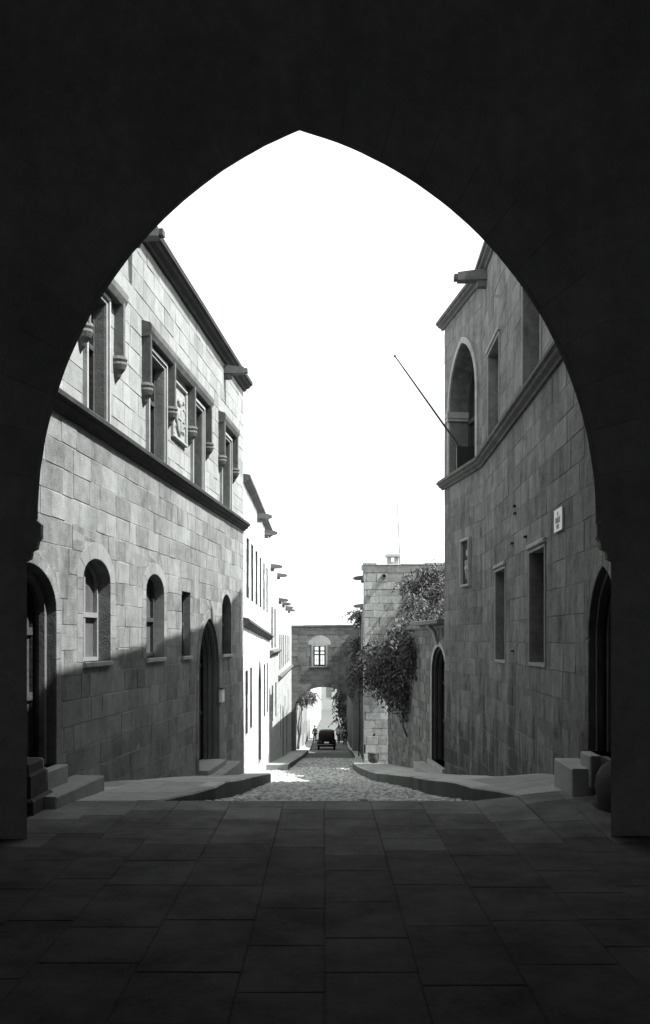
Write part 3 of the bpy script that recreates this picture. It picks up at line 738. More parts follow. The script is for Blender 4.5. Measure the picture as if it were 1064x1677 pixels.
spout(RA, RA.uy(15.9), CR-.17, .50, b2, s=1.15)
mb = MB(); RA.box(mb, RA.uy(8.62), RA.uy(9.4), -.25, .37, 0, .25, .012); mb.build('door_step', 'kerb', b2)
mb = MB(); RA.box(mb, RA.uy(8.55), RA.uy(8.93), .2, .5, -.28, .10, .012); mb.build('door_step', 'kerb', b2)
# small iron cramps and pegs
for px, py in ((844, 829), (845, 841), (862, 879), (840, 890), (841, 1066)):
    u, z = RA.uz(px, py); mb = MB(); RA.box(mb, u-.05, u+.05, z-.012, z+.012, 0, .05); mb.build('iron_cramp', 'iron', b2)
# enamel notice
u_, z_ = RA.uz(917.5, 851); mb = MB(); RA.box(mb, u_-.20, u_+.20, z_-.13, z_+.125, .012, .03, .004)
sg = mb.build('wall_sign', 'sign'); tag(sg, 'small white rectangular street sign with three dark lines on the right wall', 'sign')
def text(s, size, w, u, z, n, parent, mat='ink'):
    c = bpy.data.curves.new('lettering', 'FONT'); c.body = s; c.size = size; c.align_x = 'CENTER'; c.extrude = .001
    t = bpy.data.objects.new('lettering', c); COL.objects.link(t)
    bpy.context.view_layer.update()
    me = bpy.data.meshes.new_from_object(t.evaluated_get(bpy.context.evaluated_depsgraph_get()))
    bpy.data.objects.remove(t)
    sgn = -1 if w.side < 0 else 1
    for v in me.vertices: x, y = v.co.x, v.co.y; q = w.p(u+(x*sgn), z+y, n+v.co.z); v.co = q
    me.materials.clear(); me.materials.append(M[mat])
    o = bpy.data.objects.new('lettering', me); COL.objects.link(o); put(o, parent)
text('Η', .06, RA, u_, z_+.045, .033, sg); text('ΟΔΟΣ', .09, RA, u_, z_-.035, .033, sg); text('ΙΠΠ', .065, RA, u_, z_-.1, .033, sg)

# flagpole
mb = MB(); p0 = Vector((2.75, 18.0, zE(3.62))); p1 = Vector(((647-CX)/F*17, 17.0, zE(461/F*17))); mb.tube([p0, p0.lerp(p1, .5), p1], [.022, .018, .012], 8)
fp = mb.build('flagpole', 'pole'); tag(fp, 'bare slanting flagpole leaning out from the pointed upper window on the right', 'flagpole')
mb = MB(); mb.tube([p1-Vector((.0, 0, .0)), p1+(p1-p0).normalized()*.03], [.03, .02], 8); mb.build('finial', 'pole', fp)
mb = MB(); q = p0.lerp(p1, .08); mb.box(q.x-.05, q.x+.3, q.y-.04, q.y+.04, SR+.2, q.z, .01); mb.build('bracket', 'iron', fp)

# ================================================================== LEFT HOUSES FURTHER DOWN
def plain_house(name, label, a, b, top, back, walmat, sA, sB, wins, doors, spouts, limit, course=.3, corn=True, group=None):
    w = Wall(a, b, 1); r = empty(name, (a[0], (a[1]+b[1])/2, zs((a[1]+b[1])/2)), label, 'house')
    hs = [rect(*x) for x in wins]+[arch(d['u0'], d['u1'], d['vb'], d['vs'], d['va']) for d in doors]
    c = core(w, r, hs, zr(b[1])-.5, top, walmat)
    ashlar(w, c, [rect(x[0], x[1], x[2], x[3], .01) for x in wins]+[arch(d['u0'], d['u1'], d['vb'], d['vs'], d['va'], .1, base=0) for d in doors], zr(b[1])-.3, top, course, .35, .7, walmat, ground=zr, limit=limit, proud=(.003, .01))
    mass(r, [a, b], back, zr(b[1])-.5, top, walmat)
    for x in wins: opening(w, r, rect(*x), .3, jamb='trim', pane='glass', bars=[('h', .5, .05)], fw=.04)  # dark jamb colour stands in for shade in the reveals
    for d in doors: 
        o = opening(w, r, arch(d['u0'], d['u1'], d['vb'], d['vs'], d['va']), .3, name='door', jamb='trim', pane='wood', pane_name='door_leaf', frame='wood', bars=[('v', .5, .04)], fw=.05)
        ring_stones(w, o, d['u0'], d['u1'], d['vs'], d['va'], .1, walmat, n=4, jamb=d['vb'])
    if sA is not None: mb = MB(); w.extrude(mb, STRING, sA, sB, 0, w.L, 6, .004); mb.build('string_course', 'trim', r)
    if corn: mb = MB(); w.extrude(mb, [(n*.8, h*.8) for n, h in CORN], top-.05, top-.05, 0, w.L, 6, .006); mb.build('cornice', 'trim', r)
    for y, z in spouts: spout(w, w.uy(y), z, .34, r)
    return w, r
wB = Wall(B2a, B2b, 1)
ws = [(wB.uy(y)-.36, wB.uy(y)+.36, zE(.95-(y-20)*.012), zE(2.33-(y-20)*.008)) for y in (21.2, 22.7, 24.3, 26.0, 27.7, 29.4)]
ws += [(wB.uy(y)-.34, wB.uy(y)+.34, zE(zb), zE(zt)) for y, zb, zt in ((20.9, -2.2, -.75), (22.3, -2.2, -.72), (28.0, -2.4, -.8), (29.6, -2.4, -.8))]
plain_house('limewashed_house', 'brilliant white sunlit house beside the cobbled road, second house on the left', B2a, B2b, zE(3.45), -11, 'white_wall', zE(.25), zE(-.08),
            ws, [dict(u0=wB.uy(25.0), u1=wB.uy(26.3), vs=zE(-1.6), va=zE(-.55), vb=zs(25)+.05)], [(24.6, zE(3.2)), (28.0, zE(3.15))], 60)
wC = Wall(B2b, B3b, 1)
plain_house('pale_house', 'narrow pale house with one string course, third house down on the left', B2b, B3b, zE(2.66), -11, 'cream_wall', zE(-.62), zE(-.62),
            [(wC.uy(y)-.4, wC.uy(y)+.4, zE(-.35), zE(1.1)) for y in (32.5, 34.6)]+[(wC.uy(y)-.4, wC.uy(y)+.4, zE(-3.0), zE(-1.7)) for y in (32.8, 35.2)], [], [(31.8, zE(2.42)), (36.3, zE(2.42))], 0, corn=False)
wD = Wall(B3b, B4b, 1)
ys_ = (39, 41.5, 44, 47, 50, 53.5)
plain_house('pale_house', 'long pale house with four roof spouts touching the bridge room on the left', B3b, B4b, zE(1.78), -11, 'cream_wall', zE(-1.72), zE(-1.95),
            [(wD.uy(y)-.5, wD.uy(y)+.5, zE(-1.35), zE(.15)) for y in ys_]+[(wD.uy(y)-.3, wD.uy(y)+.3, zE(-4.3-(y-39)*.04), zE(-2.9)) for y in (40, 46, 52)],
            [dict(u0=wD.uy(42.4), u1=wD.uy(43.8), vs=zE(-3.9), va=zE(-3.2), vb=zs(43)), dict(u0=wD.uy(48.4), u1=wD.uy(50), vs=zE(-4.5), va=zE(-3.7), vb=zs(49))], [(37.8, zE(1.5)), (42, zE(1.5)), (47, zE(1.5)), (51.5, zE(1.5))], 0, corn=False)

# ================================================================== GARDEN WALL AND TOWER ON THE RIGHT
gw = empty('garden_wall', (2.4, 24, zs(24)), 'dark rubble garden wall with a pointed doorway under a ledge, right of the road', 'wall')
gd = dict(u0=GW.u(730), u1=GW.u(707), vs=GW.uz(716, 1105)[1], va=GW.uz(717, 1059)[1], vb=zs(21)+.2, t=.12)
gh = [arch(gd['u0'], gd['u1'], gd['vb'], gd['vs'], gd['va'])]
TG = zE(.22)
gc = core(GW, gw, gh, -3.2, TG, 'mortar')
random.seed(5)
ashlar(GW, gc, [arch(gd['u0'], gd['u1'], gd['vb'], gd['vs'], gd['va'], .12, base=0)], -3.0, TG, .2, .16, .45, 'rubble', ground=zs, limit=200, hvar=1.6, proud=(.004, .022))
mb = MB(); GW.box(mb, 0, GW.L, -3.2, TG-.002, -.60, -.34); mb.build('wall_back', 'rubble', gw)
for k in range(14):
    mb = MB(); u = GW.L*k/14; GW.box(mb, u+.01, u+GW.L/14-.01, TG, TG+.08+random.uniform(0, .02), -.5, .05+random.uniform(0, .02), .012); mb.build('coping_stone', 'trim', gw)
mb = MB(); mb.box8([(2.75, 19.4, -3.2), (2.75, 18.91, -3.2), (4, 18.91, -3.2), (4, 19.4, -3.2), (2.75, 19.4, TG), (2.75, 18.91, TG), (4, 18.91, TG), (4, 19.4, TG)]); mb.build('wall_end', 'rubble', gw)
o = panelled_door(GW, gw, gd, .30, 3, 2, mould='trim_dark')
mb = MB(); u_ = GW.u(733); v_ = GW.u(690); GW.box(mb, u_-.3, v_, zE(.26)+.05, zE(.36)+.05, -.2, .30, .015); mb.build('ledge', 'trim', gw)
mb = MB(); uk = (gd['u0']+gd['u1'])/2; mb.tube([GW.p(uk, gd['va']+.05, .03), GW.p(uk+.0, gd['va']+.35, .12), GW.p(uk, zE(.30), .26)], [.04, .055, .05], 8); mb.build('bracket', 'trim_pale', gw)
mb = MB(); GW.box(mb, gd['u0']-.05, gd['u1']+.1, zs(22)-.2, gd['vb'], -.25, .10, .012); mb.build('door_step', 'kerb', gw)
mb = MB(); GW.box(mb, gd['u0']+.2, gd['u1']+.6, zs(23)-.2, gd['vb']-.12, .1, .34, .012); mb.build('door_step', 'kerb', gw)

tw = empty('stone_tower_house', (1.5, 31, zs(30)), 'mottled block house with chimney and roof spout rising behind the climbing vines', 'house')
TF = Wall((1.3, 30), (6.0, 30), 1); TS = Wall((1.3, 30), (1.367, 32), -1)
TT = zE(2.40)
twn = (TF.u(668), TF.u(706), zE(.72), zE(1.33))
fh = [rect(*twn)]
fc = core(TF, tw, fh, -3.4, TT, 'mortar_light'); sc_ = core(TS, tw, [], -3.6, TT-.15, 'mortar_light')
random.seed(21)
ashlar(TF, fc, [rect(twn[0], twn[1], twn[2], twn[3], .12)], -3.1, TT, .26, .26, .52, 'tower', ground=zs, limit=260, hvar=.8, visible=lambda px, py: px < 735)
ashlar(TS, sc_, [], -3.3, TT-.15, .26, .26, .52, 'tower', ground=zs, limit=0)
mass(tw, [(1.3, 30), (1.367, 32)], 6.0, -3.6, TT-.1, 'tower')
for a, b, h in ((0, .42, .07), (.42, 1.2, .02), (1.2, 2.0, .04), (2.0, 2.65, .07), (2.65, 4.7, .03)):
    mb = MB(); TF.box(mb, a+.005-(.03 if a == 0 else 0), b-.005, TT-.01, TT+h, -.4, .05, .012); mb.build('coping_stone', 'tower', tw)
o = opening(TF, tw, rect(*twn), .2, jamb='trim_pale', fw=.05, bars=[('v', .5, .04)], sill=.05)
mb = MB(); ro, ri = rect(twn[0], twn[1], twn[2], twn[3], .12), rect(twn[0], twn[1], twn[2], twn[3], .003)
mb.rings([[TF.p(u, z, 0) for u, z in ro], [TF.p(u, z, .04) for u, z in ro], [TF.p(u, z, .04) for u, z in ri], [TF.p(u, z, -.01) for u, z in ri]], cap=False); mb.build('moulding', 'trim_pale', o)
ch = MB(); X0, X1 = (634-CX)/F*30.3, (652-CX)/F*30.3; z0 = TT-.05
ch.box(X0, X0+.12, 30.15, 30.5, z0, z0+.33); ch.box(X1-.12, X1, 30.15, 30.5, z0, z0+.33); ch.box(X0+.12, X1-.12, 30.15, 30.5, z0, z0+.17); 
c = ch.build('chimney', 'tower', tw); ch = MB(); ch.box(X0-.06, X1+.06, 30.1, 30.56, z0+.33, z0+.43, .02); ch.build('chimney_cap', 'tower', c)
mb = MB(); c0 = Vector(((628-CX)/F*30, 30, zE((HY-944)/F*30))); rs = []
for y, r in ((.05, .085), (-.2, .08), (-.2, .05), (-.02, .045)): rs.append([(c0.x+r*math.cos(t), 30+y, c0.z+r*math.sin(t)) for t in [2*math.pi*k/12 for k in range(12)]])
mb.rings(rs, cap=False); mb.build('drain_pipe', 'trim', tw)
spout(TS, .5, zE(1.93), .30, tw)
# stepped corbel at the corner
mb = MB(); TS.box(mb, .01, .5, TT-.5, TT-.15, 0, .04, .01); TS.box(mb, .01, .5, TT-.15, TT-.0, 0, .09, .01); mb.build('corner_corbel', 'tower', tw)

wing = empty('low_stone_house', (1.9, 47, zs(47)), 'lower shaded house between the mottled tower and the bridge room', 'house')
WS = Wall((1.367, 32), (2.3, 60), -1)
wins = [(WS.uy(y)-.3, WS.uy(y)+.3, zE(-2.3), zE(-.9)) for y in (38, 43, 48, 54)]
c = core(WS, wing, [rect(*x) for x in wins], -6.6, zE(1.1), 'ash_right')
ashlar(WS, c, [rect(*x) for x in wins], -6.3, zE(1.1), .3, .3, .6, 'ash_right', ground=zr, limit=0)
mass(wing, [(1.367, 32), (2.3, 60)], 8, -6.6, zE(1.1), 'ash_right')
for x in wins: opening(WS, wing, rect(*x), .2, jamb='ash_right', fw=.05, bars=[('h', .5, .05)])
spout(WS, 3.6, zE(1.18), .30, wing)

# ================================================================== BRIDGE ROOM OVER THE STREET
br = empty('bridge_room', (0, 60, zs(60)), 'grey stone bridge room spanning the street on an arch, with one bright cross window', 'bridge')
BF = Wall((-2.7, 60), (3.0, 60), 1); U = lambda px: BF.u(px); Z = lambda py: BF.uz(531, py)[1]
o_arch = arch(U(482), U(579), zr(64)-.4, Z(1162), Z(1125), n=14)
o_win = rect(U(513), U(533), Z(1091), Z(1058))
bc = core(BF, br, [o_arch, o_win], zr(60)-.6, Z(1027), 'bridge')
random.seed(33)
ashlar(BF, bc, [arch(U(482), U(579), zr(64)-.4, Z(1162), Z(1125), .3, n=14), rect(U(513), U(533), Z(1091), Z(1058), .12)], zr(60)-.4, Z(1027), .27, .25, .6, 'bridge', limit=0, hvar=1.2, proud=(.003, .02))
BK = Wall((-2.7, 64), (3.0, 64), -1); core(BK, br, [o_arch, o_win], zr(60)-.6, Z(1027), 'bridge', 'rear_wall')
mb = MB(); n = len(o_arch); mb.rings([[(BF.p(u, z).x, y, z) for u, z in o_arch] for y in (60, 64)], cap=False); mb.build('arch_soffit', 'bridge', br)
mb = MB(); mb.rings([[(BF.p(u, z).x, y, z) for u, z in o_win] for y in (60, 64)], cap=False); wn = mb.build('window', 'trim_pale', br)
mb = MB(); mb.box(-2.7, 3.0, 60, 64, Z(1027), Z(1027)+.02); mb.build('roof', 'bridge', br)
mb = MB(); BF.extrude(mb, [(0, 0), (.06, 0), (.1, .05), (.1, .13), (0, .16)], Z(1028), Z(1026), 0, BF.L, 14, .012); mb.build('cornice', 'trim', br)
for k in range(9):
    pass
uc = (U(482)+U(579))/2
a = arc_side(U(482), uc, Z(1162), Z(1125), .01, 14, True); b = arc_side(U(482), uc, Z(1162), Z(1125), .3, 14, True)
a2 = arc_side(U(579), uc, Z(1162), Z(1125), .01, 14, False); b2_ = arc_side(U(579), uc, Z(1162), Z(1125), .3, 14, False)
for A_, B_ in ((a, b), (a2, b2_)):
    for i in range(0, 14, 2):
        poly = [A_[i], A_[i+1], A_[i+2], B_[i+2], B_[i+1], B_[i]]
        if area(poly) < 0: poly = poly[::-1]
        mb = MB(); BF.poly_block(mb, poly, 0, .03, .004, .01); mb.build('voussoir', 'bridge', br)
# relieving arch patch, window surround, cross, sill
mb = MB(); ow = [(U(504), Z(1056)), (U(541), Z(1056)), (U(541), Z(1050)), (U(535), Z(1044)), (U(528), Z(1041)), (U(520), Z(1041)), (U(511), Z(1045)), (U(505), Z(1050))]
BF.poly_block(mb, ow, -.01, .028, 0, .01); mb.build('relieving_arch', 'tower', br)
mb = MB(); ro, ri = rect(U(513), U(533), Z(1091), Z(1058), .12), rect(U(513), U(533), Z(1091), Z(1058), 0)
mb.rings([[BF.p(u, z, 0) for u, z in ro], [BF.p(u, z, .04) for u, z in ro], [BF.p(u, z, .04) for u, z in ri], [BF.p(u, z, -.05) for u, z in ri]], cap=False); mb.build('moulding', 'trim_pale', wn)
mb = MB(); c = U(523)
BF.box(mb, c-.07, c+.07, Z(1091), Z(1058), -.16, -.06); 
for py, t in ((1066, .08), (1072, .08), (1090, .08), (1059, .05)): BF.box(mb, U(513), c-.07, Z(py)-t/2, Z(py)+t/2, -.15, -.07); BF.box(mb, c+.07, U(533), Z(py)-t/2, Z(py)+t/2, -.15, -.07)
for a_, b_ in ((U(513), U(513)+.09), (U(533)-.09, U(533))): BF.box(mb, a_, b_, Z(1091), Z(1058), -.155, -.065)
for q in (U(518.3), U(528)): BF.box(mb, q-.012, q+.012, Z(1090), Z(1073), -.13, -.1)
BF.box(mb, U(513), U(533), Z(1081)-.012, Z(1081)+.012, -.128, -.102)
mb.build('frame', 'wood', wn)
for a_, b_ in ((U(513), c), (c, U(533))): mb = MB(); BF.face(mb, rect(a_+.01, b_-.01, Z(1091), Z(1058)), -.12); mb.build('pane', 'clear', wn)
mb = MB(); BF.box(mb, U(507), U(539), Z(1094), Z(1091)-.01, 0, .16, .02); mb.build('sill', 'trim', wn)

# ================================================================== BEYOND THE BRIDGE
def far_house(label, w, back, top, walmat, n, seed, rows=2):
    random.seed(seed)
    r = empty('street_house', tuple(w.p(w.L/2, zr(w.Y(w.L/2)))), label, 'house', 'houses beyond the bridge')
    y0, y1 = sorted((w.a.y, w.b.y)); g = zr(y1)
    wins = []; dd = []
    for k in range(n):
        u = w.L*(k+.5)/n; gz = zr(w.Y(u))
        wins.append((u-.4, u+.4, gz+3.6, gz+5.0)); 
        if k % 2: wins.append((u-.4, u+.4, gz+1.2, gz+2.4))
        else: dd.append(dict(u0=u-.55, u1=u+.55, vs=gz+1.7, va=gz+2.4, vb=gz+.1))
    wins = [x for x in wins if x[3] < top-.2]
    core(w, r, [rect(*x) for x in wins]+[arch(d['u0'], d['u1'], d['vb'], d['vs'], d['va']) for d in dd], g-1, top, walmat)
    mass(r, [tuple(w.a), tuple(w.b)], back, g-1, top, walmat)
    for x in wins: opening(w, r, rect(*x), .25, jamb='trim', fw=.06, bars=[('v', .5, .05)])
    for d in dd: opening(w, r, arch(d['u0'], d['u1'], d['vb'], d['vs'], d['va']), .3, name='door', jamb='trim', pane='wood', pane_name='door_leaf', frame='wood', fw=.06)
    mb = MB(); w.extrude(mb, STRING, top-.2, top-.2, 0, w.L, 2, .004); mb.build('cornice', 'trim_pale', r)
    return r
far_house('pale sunlit house just past the arch on the left, seen through the bridge opening', Wall((-2.2, 64), (-1.75, 92), 1), -12, -2.5, 'ash_high', 7, 1)
far_house('pale house further down on the left beyond the parked cars', Wall((-1.75, 92), (-1.45, 125), 1), -12, -4.2, 'cream_wall', 7, 2)
far_house('grey shaded house with one window past the arch on the right', Wall((2.2, 64), (2.35, 96), -1), 12, -3.0, 'ash_right', 5, 3)
far_house('last pale house on the left before the street ends', Wall((-1.45, 125), (-.6, 165), 1), -12, -6.0, 'white_wall', 6, 4)
r = far_house('bright pale house front closing the far end of the street', Wall((-3, 196), (16, 196), 1), 0, 0, 'white_wall', 7, 5) if False else None
eh = empty('end_house', (1, 192, zr(192)), 'bright pale house front closing the far end of the street', 'house')
EF = Wall((-6, 192), (9, 192), 1); gz = zr(192)
ew = [(6.35, 7.5, gz+2.6, gz+4.9), (8.6, 9.5, gz+2.6, gz+4.3)]; eds = [dict(u0=9.4, u1=10.6, vs=gz+1.7, va=gz+2.3, vb=gz+.05)]
core(EF, eh, [rect(*x) for x in ew]+[arch(d['u0'], d['u1'], d['vb'], d['vs'], d['va']) for d in eds], gz-1, gz+5.9, 'cream_wall')
for x in ew: opening(EF, eh, rect(*x), .2, jamb='cream_wall', pane='wood_pale', pane_name='shutter', frame='wood_pale', fw=.08, bars=[('v', .5, .06), ('h', .35, .06)], sill=.1)
for d in eds: opening(EF, eh, arch(d['u0'], d['u1'], d['vb'], d['vs'], d['va']), .3, name='door', jamb='cream_wall', pane='wood', pane_name='door_leaf', fw=.06)
mb = MB(); EF.extrude(mb, STRING, gz+5.8, gz+5.8, 0, EF.L, 2); mb.build('cornice', 'trim_pale', eh)
mb = MB(); mb.v = [(-6, 192, gz+5.9), (9, 192, gz+5.9), (9, 204, gz+5.9), (-6, 204, gz+5.9), (-6, 192, gz-1), (9, 192, gz-1), (9, 204, gz-1), (-6, 204, gz-1)]
mb.f = [(0, 1, 2, 3), (1, 5, 6, 2), (2, 6, 7, 3), (3, 7, 4, 0)]; mb.build('roof', 'cream_wall', eh)

# ================================================================== PLANTS
def leaves(mb, c, rad, n, size, droop=.6, rnd=random, gaps=3, hang=0):
    """leaf blades scattered in clumps through an ellipsoid, hanging lower at its skirt"""
    cl = []; big = 1.2
    for k in range(max(8, n//70)):
        while True:
            p = Vector((rnd.uniform(-1, 1), rnd.uniform(-1, 1), rnd.uniform(-1, 1)))
            if .3 < p.length < 1.12: break
        cl.append(Vector((c[0]+p.x*rad[0], c[1]+p.y*rad[1], c[2]+p.z*rad[2]-hang*abs(p.x)**2*0)))
    for i in range(n):
        b = cl[int(len(cl)*rnd.random()**1.5)]; s = .16*min(rad[0], rad[2])+.045
        p = b+Vector((rnd.gauss(0, s), rnd.gauss(0, s), rnd.gauss(0, s)*1.1-abs(rnd.gauss(0, hang))))
        d = Vector((rnd.gauss(0, .5), rnd.gauss(0, .5)-.2, -droop+rnd.gauss(0, .45))).normalized()
        a = d.cross(Vector((rnd.gauss(0, 1), rnd.gauss(0, 1), rnd.gauss(0, 1)))).normalized()
        l = size*rnd.uniform(.35, 1.5); w_ = l*rnd.uniform(.12, .22); nrm = d.cross(a)*l*.08
        mb.add([p, p+d*l*.5+a*w_, p+d*l-nrm, p+d*l*.5-a*w_], [(0, 1, 2, 3)])
def vine(name, label, clumps, n, size, base, mat='leaf', cat='vine', hang=.15, trunks=5, shoots=130):
    random.seed(hash(label) % 1000 if False else len(label))
    r = empty(name, base, label, cat)
    f = MB(); tot = sum(c[3]*c[4]*c[5] for c in clumps)
    for (x, y, z, rx_, ry, rz) in clumps: leaves(f, (x, y, z), (rx_, ry, rz), int(n*rx_*ry*rz/tot)+60, size, hang=hang)
    s = MB()
    for k in range(shoots):
        c = random.choice(clumps); a = random.uniform(0, 6.28); p = Vector((c[0]+.85*c[3]*math.cos(a), c[1]+.8*c[4]*math.sin(a), c[2]+random.uniform(-.6, .8)*c[5]))
        ln = random.uniform(.25, .75)*size*8; d = Vector((.35*math.cos(a), .3*math.sin(a), random.uniform(-.1, .5))); pts = [p]
        for j in range(6):
            d = (d+Vector((random.uniform(-.12, .12), random.uniform(-.12, .12), -.28))).normalized(); p = p+d*ln/6; pts.append(p)
            for q in range(5):
                o_ = p-d*ln/6*random.random(); e = Vector((random.gauss(0, .6), random.gauss(0, .6), random.gauss(-.5, .3))).normalized(); l = size*random.uniform(.5, 1.1)
                n_ = e.cross(Vector((random.gauss(0, 1), random.gauss(0, 1), random.gauss(0, 1)))).normalized()*l*.17
                f.add([o_, o_+e*l*.5+n_, o_+e*l, o_+e*l*.5-n_], [(0, 1, 2, 3)])
        s.tube(pts, [size*.07]*6+[size*.03], 4)
    f.build('foliage', mat, r); tag(s.build('shoots', 'bark', r), kind='stuff')
    for k in range(trunks):
        c = clumps[k % len(clumps)]; p = Vector(base)+Vector((random.uniform(-.1, .1), random.uniform(-.1, .1), 0)); q = Vector(c[:3])+Vector((random.uniform(-.5, .5)*c[3], random.uniform(-.4, .4)*c[4], random.uniform(-.2, .6)*c[5]))
        m_ = p.lerp(q, .5)+Vector((random.uniform(-.15, .15), random.uniform(-.15, .15), random.uniform(-.1, .1)))
        s = MB(); s.tube([p, p.lerp(m_, .5)+Vector((.05, 0, .03)), m_, q.lerp(m_, .4), q], [.04, .034, .027, .018, .008], 6); s.build('stem', 'bark', r)
    return r
vine('climbing_vine', 'large dark vine mass hanging over the garden wall below the tower', 
     [(2.05, 25.8, zE(-.78), .72, .7, .68), (1.72, 27.2, zE(-.5), .45, .5, .5), (2.42, 24.4, zE(-.4), .45, .6, .55), (2.05, 25.2, zE(-1.35), .5, .4, .5), (2.35, 25.6, zE(.1), .5, .5, .35), (1.85, 27.0, zE(-1.1), .4, .35, .5), (1.5, 28.6, zE(-.75), .22, .4, .45), (2.6, 26.6, zE(.3), .45, .5, .3), (2.75, 25.0, zE(-.1), .3, .5, .35)],
     13500, .115, (2.45, 25.5, zs(25)), 'leaf_dark')
vine('climbing_vine', 'pale sunlit creeper climbing the tower face around its upper window',
     [(3.3, 29.3, zE(1.8), .62, .35, .5), (3.75, 29.1, zE(1.2), .45, .4, .6), (3.1, 28.6, zE(.6), .55, .5, .3), (2.55, 28.0, zE(.42), .35, .4, .22), (3.5, 28.5, zE(.5), .5, .5, .4), (3.6, 29.5, zE(2.2), .35, .25, .25), (2.9, 28.8, zE(1.1), .3, .4, .3), (2.75, 29.4, zE(1.75), .3, .3, .2), (2.5, 27.4, zE(.15), .3, .4, .25)],
     8500, .11, (3.0, 29.2, zs(29)), 'leaf', hang=.12)
vine('climbing_vine', 'thin creeper trailing down the side of the tower by the bridge',
     [(1.66, 42, zE(1.1), .12, .8, .22), (1.75, 47, zE(-.6), .2, 1.5, .7), (1.38, 33, zE(-1.2), .12, .5, .7)], 1500, .14, (1.7, 45, zs(45)), 'leaf_dark', hang=.2, trunks=1)
vine('street_shrub', 'dark bushy creeper hanging from the right hand houses beyond the arch',
     [(2.15, 100, -5.0, .7, 2, 1.4), (2.3, 101, -6.6, .5, 1.5, 1.4), (2.45, 101, -8.4, .35, 1, 1.1), (2.3, 99, -3.6, .6, 1.5, .9)], 8000, .3, (2.7, 101, zs(101)), 'leaf_dark', cat='shrub')
vine('street_tree', 'small pale leafed tree on the left just beyond the bridge arch',
     [(-1.5, 68, zE(-4.3), .7, 1.2, .5), (-1.9, 69, zE(-3.9), .5, 1.0, .4)], 1500, .16, (-1.95, 68, zs(68)), 'leaf', cat='tree')

# small broken pot at the tower foot
mb = MB(); zz = zs(29.3); rs = []
for z, r in ((0, .11), (.05, .16), (.2, .19), (.3, .17), (.33, .19), (.34, .15)): rs.append([(1.58+r*math.cos(t), 29.5+r*math.sin(t), zz+z) for t in [2*math.pi*k/14 for k in range(14)]])
mb.rings(rs); tag(mb.build('stone_jar', 'trim', smooth=True), 'round dark jar standing on the pavement at the foot of the tower corner', 'jar')

# aerial on the tower roof
mb = MB(); x = (651-CX)/F*31; mb.tube([(x+.08, 31, TT-.15), (x+.03, 31, TT+1.3), (x-.05, 31, TT+2.8)], [.02, .014, .008], 6)
am = mb.build('radio_mast', 'pole'); tag(am, 'thin upright wire mast rising from the tower roof beside the chimney', 'mast')
# bracket lantern
r = empty('street_lantern', (-1.9, 66.5, zE(-4.6)), 'dark bracket lantern on the left wall inside the bridge opening', 'lantern')
mb = MB(); mb.tube([(-2.17, 66.5, zE(-4.25)), (-1.7, 66.5, zE(-4.1)), (-1.28, 66.5, zE(-4.2))], .025, 6); mb.tube([(-2.17, 66.5, zE(-4.7)), (-1.8, 66.5, zE(-4.4)), (-1.5, 66.5, zE(-4.17))], .018, 6); mb.build('bracket', 'iron', r)
mb = MB(); rs = [[(-1.28+q*math.cos(t), 66.5+q*math.sin(t), zE(z)) for t in [2*math.pi*k/6 for k in range(6)]] for z, q in ((-4.85, .08), (-4.8, .11), (-4.45, .18), (-4.43, .22), (-4.28, .06), (-4.2, .04))]
mb.rings(rs[1:3]); mb.build('glass', 'dust_glass', r); mb = MB(); mb.rings(rs[:2]); mb.rings(rs[3:]); mb.build('cap', 'iron', r)

